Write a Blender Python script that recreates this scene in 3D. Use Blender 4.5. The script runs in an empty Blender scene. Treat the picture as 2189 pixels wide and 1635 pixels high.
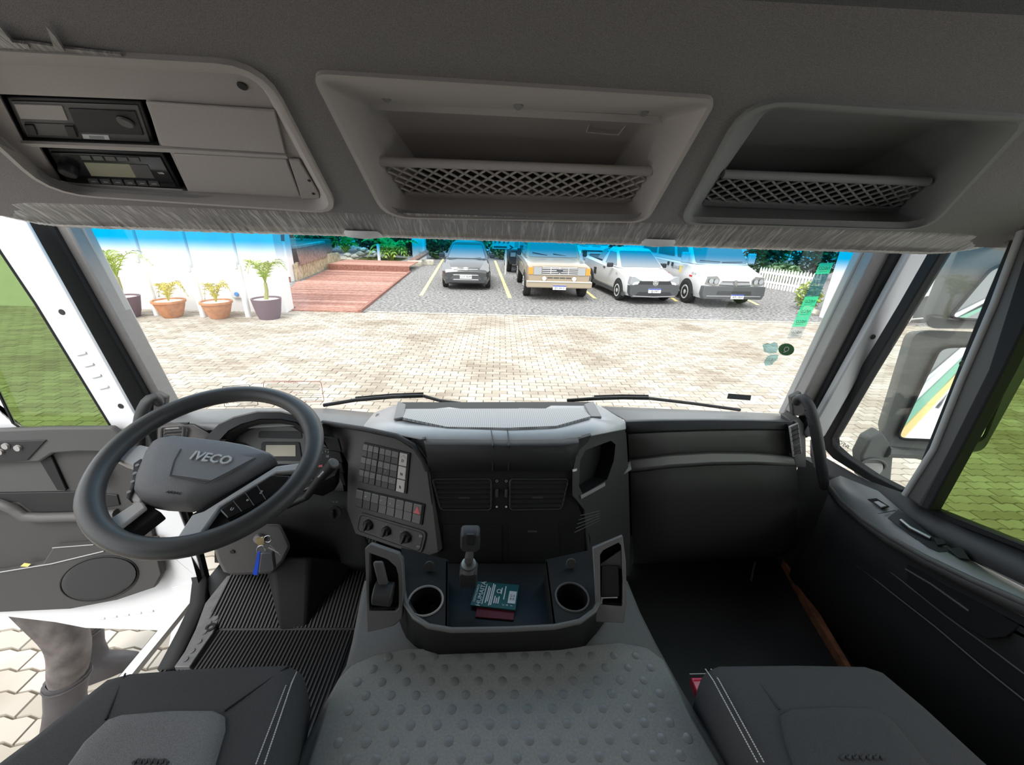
import bpy, bmesh, math, random
from mathutils import Vector, Matrix, Euler
from mathutils.geometry import tessellate_polygon
R = math.radians
SC = bpy.context.scene
COL = SC.collection
random.seed(7)

# ------------------------------------------------------------------ camera, sky, sun, exposure
CAM_LOC = Vector((-0.03, 0.0, 2.28)); YAW, PITCH, ROLL, FPX = R(2.2), R(22.0), R(-1.9), 860.0
_cy, _sy = math.cos(YAW), math.sin(YAW)
FWD = Vector((_sy*math.cos(PITCH), _cy*math.cos(PITCH), -math.sin(PITCH)))
_r0 = Vector((_cy, -_sy, 0)); _u0 = _r0.cross(FWD)
RGT = _r0*math.cos(ROLL) - _u0*math.sin(ROLL); UPV = _u0*math.cos(ROLL) + _r0*math.sin(ROLL)
cd = bpy.data.cameras.new('camera'); cam = bpy.data.objects.new('camera', cd); COL.objects.link(cam)
cam.matrix_world = Matrix(((RGT.x, UPV.x, -FWD.x, CAM_LOC.x), (RGT.y, UPV.y, -FWD.y, CAM_LOC.y),
                           (RGT.z, UPV.z, -FWD.z, CAM_LOC.z), (0, 0, 0, 1)))
cd.sensor_fit = 'HORIZONTAL'; cd.sensor_width = 36.0; cd.lens = 36.0*FPX/2189.0
cd.clip_start = 0.02; cd.clip_end = 300
SC.camera = cam
SC.view_settings.view_transform = 'Standard'; SC.view_settings.look = 'None'
SC.view_settings.gamma = 1.0; SC.view_settings.use_curve_mapping = False
SC.view_settings.exposure = 1.85
world = bpy.data.worlds.new('overcast_sky'); SC.world = world; world.use_nodes = True
_bg = world.node_tree.nodes['Background']
_bg.inputs['Color'].default_value = (0.93, 0.97, 1.0, 1); _bg.inputs['Strength'].default_value = 0.62
sd = bpy.data.lights.new('sun', 'SUN'); sd.energy = 0.9; sd.angle = R(25); sd.color = (1.0, 0.96, 0.9)
sun = bpy.data.objects.new('sun', sd); COL.objects.link(sun); sun.rotation_euler = (R(32), R(-18), 0)

# ------------------------------------------------------------------ sight lines to points
def ray(x, y): return RGT*((x-1094.5)/FPX) - UPV*((y-817.5)/FPX) + FWD
def at(x, y, Y=None, Z=None, X=None, pl=None):
    d = ray(x, y); c = CAM_LOC
    if Y is not None: return c + d*((Y-c.y)/d.y)
    if Z is not None: return c + d*((Z-c.z)/d.z)
    if X is not None: return c + d*((X-c.x)/d.x)
    p, n = pl; return c + d*((p-c).dot(n)/d.dot(n))
def plane3(a, b, c):
    n = (b-a).cross(c-a).normalized()
    if n.dot(CAM_LOC-a) < 0: n = -n
    return (a, n)
def off(pl, d): return (pl[0]+pl[1]*d, pl[1])

# ------------------------------------------------------------------ materials
MATS = {}
def mat(name, col, rough=0.6, spec=0.4, metal=0.0, var=0.0, vscale=40.0, bump=0.0, bscale=400.0, coat=0.0, emit=0.0):
    if name in MATS: return MATS[name]
    m = bpy.data.materials.new(name); m.use_nodes = True; nt = m.node_tree; b = nt.nodes['Principled BSDF']
    b.inputs['Base Color'].default_value = (*col, 1); b.inputs['Roughness'].default_value = rough
    b.inputs['Specular IOR Level'].default_value = spec; b.inputs['Metallic'].default_value = metal
    b.inputs['Coat Weight'].default_value = coat
    tc = nt.nodes.new('ShaderNodeTexCoord')
    if var > 0:
        n = nt.nodes.new('ShaderNodeTexNoise'); n.inputs['Scale'].default_value = vscale; n.inputs['Detail'].default_value = 4
        nt.links.new(tc.outputs['Object'], n.inputs['Vector'])
        r = nt.nodes.new('ShaderNodeMapRange'); r.inputs[1].default_value = 0.3; r.inputs[2].default_value = 0.7
        r.inputs[3].default_value = 1-var; r.inputs[4].default_value = 1+var
        nt.links.new(n.outputs['Fac'], r.inputs[0])
        mx = nt.nodes.new('ShaderNodeVectorMath'); mx.operation = 'SCALE'; mx.inputs[0].default_value = col
        nt.links.new(r.outputs[0], mx.inputs['Scale']); nt.links.new(mx.outputs[0], b.inputs['Base Color'])
    if bump > 0:
        n2 = nt.nodes.new('ShaderNodeTexNoise'); n2.inputs['Scale'].default_value = bscale; n2.inputs['Detail'].default_value = 2
        nt.links.new(tc.outputs['Object'], n2.inputs['Vector'])
        bp = nt.nodes.new('ShaderNodeBump'); bp.inputs['Strength'].default_value = bump; bp.inputs['Distance'].default_value = 0.002
        nt.links.new(n2.outputs['Fac'], bp.inputs['Height']); nt.links.new(bp.outputs[0], b.inputs['Normal'])
    if emit > 0:
        b.inputs['Emission Color'].default_value = (*col, 1); b.inputs['Emission Strength'].default_value = emit
    MATS[name] = m; return m
def glass_mat(name, col, gloss=0.05, ramp=None):
    """clear or tinted thin pane: light passes straight through, a little is mirrored; ramp = (z of clear, z of full tint, tint)"""
    m = bpy.data.materials.new(name); m.use_nodes = True; nt = m.node_tree
    for n in list(nt.nodes):
        if n.type == 'BSDF_PRINCIPLED': nt.nodes.remove(n)
    out = [n for n in nt.nodes if n.type == 'OUTPUT_MATERIAL'][0]
    t = nt.nodes.new('ShaderNodeBsdfTransparent'); t.inputs[0].default_value = (*col, 1)
    g = nt.nodes.new('ShaderNodeBsdfGlossy'); g.inputs['Roughness'].default_value = 0.02
    mx = nt.nodes.new('ShaderNodeMixShader'); mx.inputs[0].default_value = gloss
    if ramp:
        ge = nt.nodes.new('ShaderNodeNewGeometry'); sx = nt.nodes.new('ShaderNodeSeparateXYZ')
        mr = nt.nodes.new('ShaderNodeMapRange'); mr.interpolation_type = 'SMOOTHSTEP'
        mr.inputs[1].default_value = ramp[0]; mr.inputs[2].default_value = ramp[1]
        cm = nt.nodes.new('ShaderNodeMix'); cm.data_type = 'RGBA'
        cm.inputs['A'].default_value = (*col, 1); cm.inputs['B'].default_value = (*ramp[2], 1)
        nt.links.new(ge.outputs['Position'], sx.inputs[0]); nt.links.new(sx.outputs['Z'], mr.inputs[0])
        nt.links.new(mr.outputs[0], cm.inputs['Factor']); nt.links.new(cm.outputs['Result'], t.inputs[0])
    nt.links.new(t.outputs[0], mx.inputs[1]); nt.links.new(g.outputs[0], mx.inputs[2])
    nt.links.new(mx.outputs[0], out.inputs[0]); MATS[name] = m; return m

# ------------------------------------------------------------------ objects
def tag(o, label=None, cat=None, group=None, kind=None):
    if label: o['label'] = label
    if cat: o['category'] = cat
    if group: o['group'] = group
    if kind: o['kind'] = kind
    return o
def mesh_obj(name, verts, faces, m=None, parent=None, ang=35, bevel=0, seg=2, solid=0, sub=0):
    me = bpy.data.meshes.new(name); me.from_pydata([tuple(v) for v in verts], [], faces)
    return finish(name, me, m, parent, ang, bevel, seg, solid, sub)
def finish(name, me, m=None, parent=None, ang=35, bevel=0, seg=2, solid=0, sub=0):
    bm = bmesh.new(); bm.from_mesh(me)
    bmesh.ops.remove_doubles(bm, verts=bm.verts, dist=1e-6)
    bmesh.ops.recalc_face_normals(bm, faces=bm.faces); bm.to_mesh(me); bm.free()
    me.polygons.foreach_set('use_smooth', [True]*len(me.polygons))
    if ang is not None: me.set_sharp_from_angle(angle=R(ang))
    o = bpy.data.objects.new(name, me); COL.objects.link(o)
    if m: me.materials.append(m if not isinstance(m, str) else MATS[m])
    if parent: o.parent = parent; o.matrix_parent_inverse = WM(parent).inverted()
    if solid:
        s = o.modifiers.new('thick', 'SOLIDIFY'); s.thickness = solid; s.offset = -1
    if sub:
        s = o.modifiers.new('sub', 'SUBSURF'); s.levels = sub; s.render_levels = sub
    if bevel:
        b = o.modifiers.new('bevel', 'BEVEL'); b.width = bevel; b.segments = seg; b.limit_method = 'ANGLE'; b.angle_limit = R(40)
        b.harden_normals = False
    return o
def WM(o):
    mtx = o.matrix_basis.copy()
    return WM(o.parent) @ o.matrix_parent_inverse @ mtx if o.parent else mtx
def empty(name, loc, label, cat, group=None, rz=0):
    o = bpy.data.objects.new(name, None); COL.objects.link(o); o.location = loc; o.rotation_euler = (0, 0, rz)
    o.empty_display_size = 0.05
    return tag(o, label, cat, group)
def copy_tree(o, parent=None):
    c = o.copy(); COL.objects.link(c)
    if parent is not None: c.parent = parent
    for ch in list(o.children): copy_tree(ch, c)
    return c

class MB:
    """collects shapes into one mesh"""
    def __init__(s): s.v = []; s.f = []
    def add(s, v, f):
        n = len(s.v); s.v += [Vector(p) for p in v]; s.f += [[i+n for i in q] for q in f]; return s
    def loft(s, loops, cap0=True, cap1=True, closed=True):
        n = len(loops[0]); base = len(s.v)
        for L in loops: s.v += [Vector(p) for p in L]
        k = n if closed else n-1
        for i in range(len(loops)-1):
            for j in range(k):
                a, b = base+i*n+j, base+i*n+(j+1) % n
                s.f.append([a, b, b+n, a+n])
        if closed and cap0: s.f.append([base+j for j in range(n)][::-1])
        if closed and cap1: s.f.append([base+(len(loops)-1)*n+j for j in range(n)])
        return s
    def prism(s, pts, vec):
        vec = Vector(vec); return s.loft([pts, [Vector(p)+vec for p in pts]])
    def box(s, c, size, rot=None):
        c = Vector(c); h = Vector(size)/2; M = rot.to_matrix() if isinstance(rot, Euler) else (rot or Matrix.Identity(3))
        v = [c+M@Vector((h.x*a, h.y*b, h.z*d)) for d in (-1, 1) for a, b in ((-1, -1), (1, -1), (1, 1), (-1, 1))]
        return s.loft([v[:4], v[4:]])
    def tube(s, pts, r, n=8, closed=False, caps=True):
        pts = [Vector(p) for p in pts]; loops = []; N = len(pts)
        rr = r if isinstance(r, (list, tuple)) else [r]*N
        up = None
        for i, p in enumerate(pts):
            if closed: t = pts[(i+1) % N]-pts[i-1]
            else: t = pts[min(i+1, N-1)]-pts[max(i-1, 0)]
            t.normalize()
            if up is None:
                up = Vector((0, 0, 1)) if abs(t.z) < .9 else Vector((1, 0, 0))
            a = t.cross(up).normalized(); up = a.cross(t).normalized()
            loops.append([p+(a*math.cos(q)+up*math.sin(q))*rr[i] for q in [2*math.pi*k/n for k in range(n)]])
        if closed: loops.append(loops[0])
        return s.loft(loops, caps and not closed, caps and not closed)
    def lathe(s, prof, c, axis=(0, 0, 1), n=24, cap0=True, cap1=True):
        c = Vector(c); ax = Vector(axis).normalized(); u = ax.orthogonal().normalized(); w = ax.cross(u)
        loops = [[c+ax*z+(u*math.cos(q)+w*math.sin(q))*max(r, 1e-5) for q in [2*math.pi*k/n for k in range(n)]] for r, z in prof]
        return s.loft(loops, cap0, cap1)
    def grid(s, rows):
        return s.loft(rows, closed=False)
    def build(s, name, m=None, parent=None, **k): return mesh_obj(name, s.v, s.f, m, parent, **k)

def rquad(c, r, n=5):
    """corner points c[4] with rounding r (fraction of the shorter neighbouring side per corner)"""
    out = []
    c = [Vector(p) for p in c]
    rr = r if isinstance(r, (list, tuple)) else [r]*len(c)
    for i, p in enumerate(c):
        a, b = c[i-1], c[(i+1) % len(c)]
        d = rr[i]*min((a-p).length, (b-p).length)
        if d <= 1e-9: out += [p]*(n+1); continue
        p0 = p+(a-p).normalized()*d; p1 = p+(b-p).normalized()*d
        for k in range(n+1):
            t = k/n; out.append(p0*(1-t)**2 + p*2*t*(1-t) + p1*t*t)
    return out
def pxq(pts, **k): return [at(x, y, **k) for x, y in pts]
def bil(q, u, v):
    return (q[0]*(1-u)+q[1]*u)*(1-v) + (q[3]*(1-u)+q[2]*u)*v
def holed(outer, holes, vec):
    """flat plate with holes: polygon points in 3D, thickness vec; returns (verts, faces)"""
    loops = [outer]+holes; flat = [p for L in loops for p in L]
    tri = tessellate_polygon([[Vector(p) for p in L] for L in loops])
    n = len(flat); v = [Vector(p) for p in flat]+[Vector(p)+Vector(vec) for p in flat]
    f = [list(t) for t in tri]+[[i+n for i in t][::-1] for t in tri]
    b = 0
    for L in loops:
        m = len(L)
        for j in range(m): f.append([b+j, b+(j+1) % m, b+(j+1) % m+n, b+j+n])
        b += m
    return v, f
def slab(name, pts, vec, m, parent=None, bevel=0, r=0, **k):
    pts = rquad(pts, r) if r else pts
    return MB().prism(pts, vec).build(name, m, parent, bevel=bevel, **k)
def text(name, s, loc, ex, ey, size, m, parent, depth=0.0005, align='CENTER', bold=0):
    """flat lettering: ex reading direction, ey up direction, size = letter height"""
    cu = bpy.data.curves.new(name, 'FONT'); cu.body = s; cu.size = size*1.4; cu.align_x = align; cu.align_y = 'CENTER'; cu.extrude = depth; cu.offset = bold
    cu.resolution_u = 2
    ex = Vector(ex).normalized(); ez = ex.cross(Vector(ey)).normalized(); ey = ez.cross(ex)
    tmp = bpy.data.objects.new(name, cu)
    me = bpy.data.meshes.new_from_object(tmp)
    bpy.data.objects.remove(tmp)
    me.transform(Matrix(((ex.x, ey.x, ez.x, loc[0]), (ex.y, ey.y, ez.y, loc[1]), (ex.z, ey.z, ez.z, loc[2]), (0, 0, 0, 1))))
    o = bpy.data.objects.new(name, me); COL.objects.link(o); me.materials.clear()
    me.materials.append(MATS[m] if isinstance(m, str) else m)
    if parent: o.parent = parent; o.matrix_parent_inverse = WM(parent).inverted()
    return o

# ------------------------------------------------------------------ palette
mat('headliner', (0.27, 0.255, 0.25), 0.95, 0.1, var=0.25, vscale=900, bump=0.5, bscale=900)
mat('warm_grey_plastic', (0.47, 0.43, 0.405), 0.6, 0.3, var=0.05, vscale=600, bump=0.25, bscale=1400)
mat('cool_grey_plastic', (0.27, 0.275, 0.265), 0.6, 0.3, var=0.05, vscale=600, bump=0.25, bscale=1400)
mat('deep_shelf', (0.10, 0.10, 0.098), 0.8, 0.2)
mat('black', (0.012, 0.012, 0.013), 0.5, 0.4)
mat('black_gloss', (0.01, 0.01, 0.011), 0.15, 0.5)
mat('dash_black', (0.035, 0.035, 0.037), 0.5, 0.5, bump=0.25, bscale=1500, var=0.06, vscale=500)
mat('dash_top', (0.17, 0.175, 0.178), 0.36, 0.6, bump=0.2, bscale=1500)  # paler than the black plastic: sky reflected off the dash top, painted in
mat('dash_grey', (0.082, 0.078, 0.077), 0.5, 0.4, bump=0.2, bscale=1500)
mat('lower_black', (0.022, 0.022, 0.0225), 0.65, 0.18, bump=0.2, bscale=1200)
mat('pod_grey', (.135, .133, .13), .45, .45)
mat('rubber', (0.02, 0.02, 0.021), 0.75, 0.3)
mat('pillar_grey', (0.30, 0.285, 0.275), 0.6, 0.3, var=0.04, vscale=60)
mat('white_paint', (0.74, 0.75, 0.77), 0.3, 0.5, coat=0.3)
mat('metal', (0.6, 0.6, 0.6), 0.3, 0.5, metal=1.0)
mat('dull_metal', (0.35, 0.35, 0.34), 0.45, 0.5, metal=1.0)
mat('print_white', (0.75, 0.75, 0.75), 0.6)
mat('print_grey', (0.35, 0.35, 0.36), 0.6)
mat('wrap_film', (0.42, 0.39, 0.38), 0.3, 0.6, bump=0.9, bscale=90, var=0.3, vscale=70)
glass_mat('windshield_glass', (0.97, 0.98, 0.97), 0.03, ramp=(2.147, 2.203, (0.0, 0.38, 0.70)))
glass_mat('clear_glass', (0.93, 0.95, 0.93), 0.05)
glass_mat('green_glass', (0.47, 0.575, 0.335), 0.03)

# ------------------------------------------------------------------ cab shell
XL, XR = -1.12, 1.10          # inner faces of the doors
FL = 1.05                     # cab floor level
def struct(o): o['kind'] = 'structure'; return o
# floor: driver well, passenger well
struct(MB().prism([Vector((x, y, FL-.06)) for x, y in ((-.90, -.4), (-.90, .70), (-.96, .98), (-1.06, 1.10), (-1.06, 1.45), (1.1, 1.45), (1.1, -.4))], (0, 0, .06)).build('floor', 'black'))
struct(MB().box((0, 1.36, 1.25), (2.26, 0.06, 0.50)).build('wall_front', 'lower_black'))
struct(MB().box((0, -.80, 1.9), (2.5, .06, 1.75)).build('wall_rear', 'warm_grey_plastic'))
for x in (-1.17, 1.17): struct(MB().box((x, -.42, 2.05), (.05, .7, 1.2)).build('wall_side_rear', 'headliner'))
# roof lining with its drop to the overhead shelf
PA0 = Vector((0, 0.92, 2.258)); SA = Vector((0, -0.868, 0.4965)); NA = Vector((0, -0.4965, -0.868)); PA = (PA0, NA)
_top = PA0+SA*0.47
_prof = [(_top.y, _top.z), (_top.y-0.03, _top.z+0.03), (_top.y-0.05, _top.z+0.07), (_top.y-0.10, _top.z+0.10), (0.1, 2.64), (-0.6, 2.66), (-0.6, 2.72), (1.0, 2.72), (1.0, 2.60), (_top.y+.1, _top.z+.03)]
struct(MB().loft([[Vector((x, y, z)) for y, z in _prof] for x in (-1.22, 1.22)]).build('ceiling', mat('roof_cloth', (0.16, 0.162, 0.16), 0.95, 0.1, var=0.25, vscale=900, bump=0.5, bscale=900)))

# ------------------------------------------------------------------ overhead shelf
OH = empty('overhead_shelf', (0, 0.9, 2.26), 'grey fabric-covered overhead shelf unit spanning the cab above the windshield', 'shelf')
def pa(x, y, d=0.0): return at(x, y, pl=(PA0-NA*d, NA))
binA = dict(o=[(-250, 82), (562, 128), (728, 450), (105, 408)], ro=[.1, .17, .17, .25],
            i=[(-190, 128), (548, 160), (690, 425), (122, 392)])
binB = dict(o=[(664, 147), (1534, 203), (1382, 471), (822, 461)], ro=[.06, .06, .12, .18],
            i=[(782, 228), (1418, 252), (1348, 432), (862, 416)])
binC = dict(o=[(1596, 203), (2212, 244), (1985, 488), (1450, 474)], ro=[.2, .08, .2, .14],
            i=[(1640, 232), (2078, 262), (1915, 452), (1497, 440)])
outer = [PA0+SA*s+Vector((x, 0, 0)) for s, x in ((-0.005, -1.21), (-0.005, 1.21), (0.47, 1.21), (0.47, -1.21))]
holes = [rquad([pa(*p) for p in b['o']], b['ro']) for b in (binA, binB, binC)]
v, f = holed(outer, holes, -NA*0.012)
mesh_obj('fabric_cover', v, f, 'headliner', OH)
# rolled lower edge, still in its crinkled film
rows = []
random.seed(3)
NX = 220
prof = [(0.0, 0.0), (0.012, -0.012), (0.03, -0.018), (0.055, -0.014), (0.085, 0.0), (0.13, 0.03)]
for k, (dy, dz) in enumerate(prof):
    r = []
    for i in range(NX+1):
        x = -1.21+2.42*i/NX
        bend = 0.05*max(0, (abs(x)-0.93)/0.25)**2
        ph = math.sin(x*160+3*math.sin(x*9))*0.5+math.sin(x*333+k)*0.5
        w = (0.0028 if 0 < k < 5 else 0)*ph*(0.4+0.6*abs(math.sin(x*3.1+0.8)))
        r.append(Vector((x, 0.92+dy, 2.258+dz+w+bend)))
    rows.append(r)
roll = MB().grid(rows).build('rolled_edge', 'headliner', OH, ang=80, solid=0.002)
def film_mat(name, c0, c1):
    m = bpy.data.materials.new(name); m.use_nodes = True; nt = m.node_tree; b = nt.nodes['Principled BSDF']
    tc = nt.nodes.new('ShaderNodeTexCoord'); mp_ = nt.nodes.new('ShaderNodeMapping'); mp_.inputs['Rotation'].default_value = (0, R(24), 0); mp_.inputs['Scale'].default_value = (150, 14, 14)
    n = nt.nodes.new('ShaderNodeTexNoise'); n.inputs['Scale'].default_value = 1.0; n.inputs['Detail'].default_value = 5; n.inputs['Distortion'].default_value = 1.2
    rp = nt.nodes.new('ShaderNodeValToRGB'); rp.color_ramp.elements[0].position = .48; rp.color_ramp.elements[1].position = .68
    rp.color_ramp.elements[0].color = (*c0, 1); rp.color_ramp.elements[1].color = (*c1, 1)
    bp = nt.nodes.new('ShaderNodeBump'); bp.inputs['Strength'].default_value = .7; bp.inputs['Distance'].default_value = .003
    nt.links.new(tc.outputs['Object'], mp_.inputs['Vector']); nt.links.new(mp_.outputs[0], n.inputs['Vector']); nt.links.new(n.outputs['Fac'], rp.inputs[0])
    nt.links.new(rp.outputs[0], b.inputs['Base Color']); nt.links.new(n.outputs['Fac'], bp.inputs['Height']); nt.links.new(bp.outputs[0], b.inputs['Normal'])
    b.inputs['Roughness'].default_value = .3; MATS[name] = m
film_mat('film_edge', (.25, .235, .225), (.50, .47, .455)); film_mat('film_lit_hem', (.60, .57, .55), (.85, .83, .80))  # hem colour paled for light coming through; streaks paint the crinkle highlights
rows = []; NF = 900; rf = random.Random(9); jit = [rf.uniform(-1, 1) for _ in range(NF+9)]
for k, (dy, dz, amp) in enumerate([(-.046, .0285, .0), (-.034, .0180, .0004), (-.018, .0085, .0007), (-.004, -.003, .0012), (.012, -.0155, .0016), (.03, -.0215, .0016), (.056, -.018, .0005)]):
    r = []
    for i in range(NF+1):
        x = -1.19+2.38*i/NF; env = .35+.65*abs(math.sin(x*2.3+.6))*abs(math.cos(x*5.1))**.5
        w = amp*env*(math.sin(i*.9+k*.9)+.8*jit[(i+k)//2 % NF])
        r.append(Vector((x, 0.92+dy-w*.5, 2.258+dz-abs(w)*.9+0.05*max(0, (abs(x)-0.93)/0.25)**2)))
    rows.append(r)
tag(MB().grid(rows[:5]).build('film_strip', 'film_edge', OH, ang=80, solid=0.0008), 'crinkled clear protective film along the lower edge')
MB().grid(rows[4:]).build('film_lit_hem', 'film_lit_hem', OH, ang=80, solid=0.0008)
# loose crumpled film beside the driver-side panel
rng = random.Random(4)
for pts in ([(-10, 95), (2, 52), (28, 84), (60, 88), (66, 98)], [(100, 50), (118, 70), (140, 104), (118, 100)]):
    mid = [pa(x, y, -0.004) for x, y in pts]
    MB().prism(mid, -NA*-0.004).build('film_flap', 'film_edge', OH)
slab('film_flap', [pa(x, y, -.003) for x, y in ((-20, 92), (60, 86), (150, 100), (260, 112), (260, 118), (-20, 102))], NA*0.003, 'film_edge', OH)

def lip(name, pts, m, r=0.006): return MB().tube(pts, r, 8, closed=True).build(name, m, OH, ang=60)
def recess(b, d1, m, mi, back=None, dv=None):
    o = rquad([pa(*p) for p in b['o']], b['ro']); i_ = rquad([pa(*p, d1) for p in b['i']], .08)
    return o, i_
# --- centre bin
def storage_bin(b, m, md, label, grid_px, nx, nz):
    root = MB()
    o = rquad([pa(*p) for p in b['o']], b['ro']); o2 = [p+NA*0.006 for p in o]
    cen = sum(o, Vector())/len(o)
    o3 = [p+NA*0.006+(cen-p).normalized()*0.008 for p in o]
    d1 = 0.075
    i1 = rquad([pa(*p, d1) for p in b['i']], .07)
    root.loft([o, o2, o3, i1], cap0=False, cap1=False)
    fr = root.build('bin_frame', m, OH, ang=50); tag(fr, label)
    # shelf cavity behind the frame: floor, back and upper wall
    ci = [Vector(p) for p in i1]
    hs = [(p-PA0).dot(SA) for p in ci]; h0, h1 = min(hs), max(hs); cc = sum(ci, Vector())/len(ci)
    c2 = []
    for p, h in zip(ci, hs):
        t = (h-h0)/(h1-h0); q = p+Vector((0, .25, .06))*(1-t)+Vector((0, .035, .0))*t
        c2.append(Vector((q.x+(cc.x-q.x)*.06, q.y, q.z)))
    MB().loft([ci, c2], cap0=False).build('cavity', md, fr, ang=50)
    # diamond net standing along the lower lip
    g = [pa(x, y, d) for x, y, d in grid_px]
    net = MB(); e = (g[3]-g[0]).length/nz
    def P(u, v): return bil(g, u, v)
    for k in range(-nz, nx+1):
        for sgn in (1, -1):
            pts = []
            for j in range(nz*2+1):
                u = (k+(j/2 if sgn > 0 else nz-j/2))/nx
                if -0.001 <= u <= 1.001: pts.append(P(min(max(u, 0), 1), j/(nz*2)))
            if len(pts) > 1: net.tube(pts, 0.0024, 4)
    net.build('retaining_net', m, fr, ang=30)
    MB().tube([g[0], g[1]], 0.008, 8).build('net_rail', m, fr, ang=60)
    MB().prism([g[3]-SA*0.004, g[2]-SA*0.004, g[2]+SA*0.012, g[3]+SA*0.012], NA*0.006).build('net_base', m, fr)
    return fr
fb = storage_bin(binB, 'warm_grey_plastic', 'warm_grey_plastic', 'open bin in the middle, its grey frame largest of the two',
                 [(812, 345, .05), (1392, 366, .05), (1346, 430, .075), (868, 416, .075)], 17, 4)
fc = storage_bin(binC, 'cool_grey_plastic', 'cool_grey_plastic', 'open bin on the passenger side',
                 [(1545, 372, .05), (1985, 388, .05), (1915, 448, .075), (1500, 432, .075)], 14, 4)
for x, y in ((826, 207), (1108, 224), (1376, 238)):
    MB().lathe([(0.0, .004), (.006, .004), (.008, 0)], pa(x, y, .048), NA, 12).build('screw', 'cool_grey_plastic', fb)
slab('cover_plate', [pa(x, y, .066) for x, y in ((790, 216), (1412, 246), (1396, 262), (800, 232))], NA*0.002, 'warm_grey_plastic', fb)
q = [pa(x, y, .1) for x, y in ((1264, 252), (1348, 256), (1322, 288), (1254, 282))]
for a, b_ in ((0, 3), (3, 2), (2, 1)): MB().tube([q[a], q[b_]], .0015, 5).build('moulded_rib', 'warm_grey_plastic', fb)
MB().tube([pa(938, 232, .095), pa(940, 262, .11)], .0015, 5).build('moulded_rib', 'warm_grey_plastic', fb)

# --- driver side panel with slots
o = rquad([pa(*p) for p in binA['o']], binA['ro']); cen = sum(o, Vector())/len(o)
o2 = [p+NA*0.008 for p in o]; o3 = [p+NA*0.008+(cen-p).normalized()*0.009 for p in o]
i1 = rquad([pa(*p, .02) for p in binA['i']], .12)
pan = MB().loft([o, o2, o3, i1], cap0=False, cap1=False).build('slot_panel', 'warm_grey_plastic', OH, ang=50)
tag(pan, 'closed panel on the driver side with two device slots')
base_out = i1
slots = [[pa(x, y, .02) for x, y in q] for q in (
    [(-4, 201), (312, 213), (342, 312), (48, 300)], [(82, 312), (362, 323), (402, 408), (128, 398)])]
v, f = holed(base_out, slots, -NA*0.003)
mesh_obj('slot_plate', v, f, 'warm_grey_plastic', pan)
for s in slots:
    MB().loft([s, [p-NA*0.075 for p in s]], cap0=False).build('slot_well', 'black', pan, ang=30)
slab('blank_cover', [pa(x, y, .018) for x, y in ((312, 214), (588, 232), (611, 324), (346, 308))], NA*0.004, 'warm_grey_plastic', pan, bevel=.0015)
slab('blank_cover', [pa(x, y, .018) for x, y in ((372, 325), (612, 336), (642, 416), (404, 404))], NA*0.004, 'warm_grey_plastic', pan, bevel=.0015)
slab('blank_cover', [pa(x, y, .018) for x, y in ((618, 336), (640, 338), (682, 408), (684, 420), (645, 420))], NA*0.005, 'warm_grey_plastic', pan, bevel=.0015)
slab('slot_divider', [pa(x, y, .018) for x, y in ((44, 300), (340, 311), (612, 327), (616, 333), (342, 319), (70, 308))], NA*0.005, 'warm_grey_plastic', pan)
for x, y in ((518, 184),):
    MB().lathe([(0.0, .001), (.006, .001), (.0065, 0)], pa(x, y, .0188), NA, 12).build('screw_hole', 'black', pan)
for x, y in ((661, 386), (670, 414)):
    MB().lathe([(0.0, .001), (.0025, .001), (.003, 0)], pa(x, y, .012), NA, 10).build('screw_hole', 'black', pan)
for x, y in ((780, 484), (1402, 502)):
    c = at(x, y, Y=.95)+Vector((0, 0, -.014))
    MB().lathe([(.045, .006), (.045, .0), (.038, -.008), (.0, -.012)], c, (0, 0, 1), 20, cap0=True).build('roof_lamp', 'print_white', OH, ang=60)

# ------------------------------------------------------------------ tachograph and radio
def pq(q, d): return [pa(x, y, d) for x, y in q]
T = [(12, 208), (302, 218), (332, 306), (52, 294)]
ZR = .026
TG = empty('tachograph', pa(170, 260, .03), 'black recorder unit with a blank grey display in the upper slot over the driver', 'recorder')
tq = pq(T, ZR)
slab('housing', tq, -NA*0.045, 'black', TG, bevel=.002)
def tb(u0, v0, u1, v1, d=0.0):
    return [bil(tq, u, v)+NA*d for u, v in ((u0, v0), (u1, v0), (u1, v1), (u0, v1))]
mat('lcd_pale', (0.42, 0.38, 0.36), 0.3, 0.5); mat('device_grey', (0.10, 0.098, 0.095), 0.45, 0.5)
slab('face_plate', tb(.03, .06, .97, .95, .0), NA*0.002, 'device_grey', TG, bevel=.001)
slab('display', tb(.05, .10, .40, .44, .002), NA*0.0015, 'lcd_pale', TG)
slab('drawer', tb(.44, .16, .94, .74, .002), NA*0.002, 'black', TG, bevel=.001)
MB().lathe([(0, .004), (.009, .004), (.0105, .001)], bil(tq, .84, .40)+NA*.004, NA, 16).build('button', 'device_grey', TG)
slab('card_slot', tb(.06, .55, .43, .86, .002), NA*0.0015, 'device_grey', TG, bevel=.001)
slab('hinge', tb(.06, .56, .13, .82, .0035), NA*0.003, 'black', TG, bevel=.001)
slab('hinge', tb(.36, .56, .43, .84, .0035), NA*0.003, 'black', TG, bevel=.001)
slab('sticker', tb(.46, .80, .66, .92, .002), NA*0.0006, 'print_white', TG)
slab('sticker_print', tb(.51, .82, .62, .90, .0027), NA*0.0003, 'print_grey', TG)
Rq = [(100, 318), (348, 328), (388, 402), (142, 392)]
RD = empty('car_radio', pa(240, 360, .03), 'black car radio with knob and small green-grey display in the lower overhead slot', 'radio')
tq = pq(Rq, ZR)
slab('housing', tq, -NA*0.045, 'black', RD, bevel=.002)
slab('face_plate', tb(.02, .06, .97, .94), NA*0.003, 'black_gloss', RD, bevel=.001)
mat('lcd_olive', (0.36, 0.35, 0.24), 0.25, 0.5)
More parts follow.
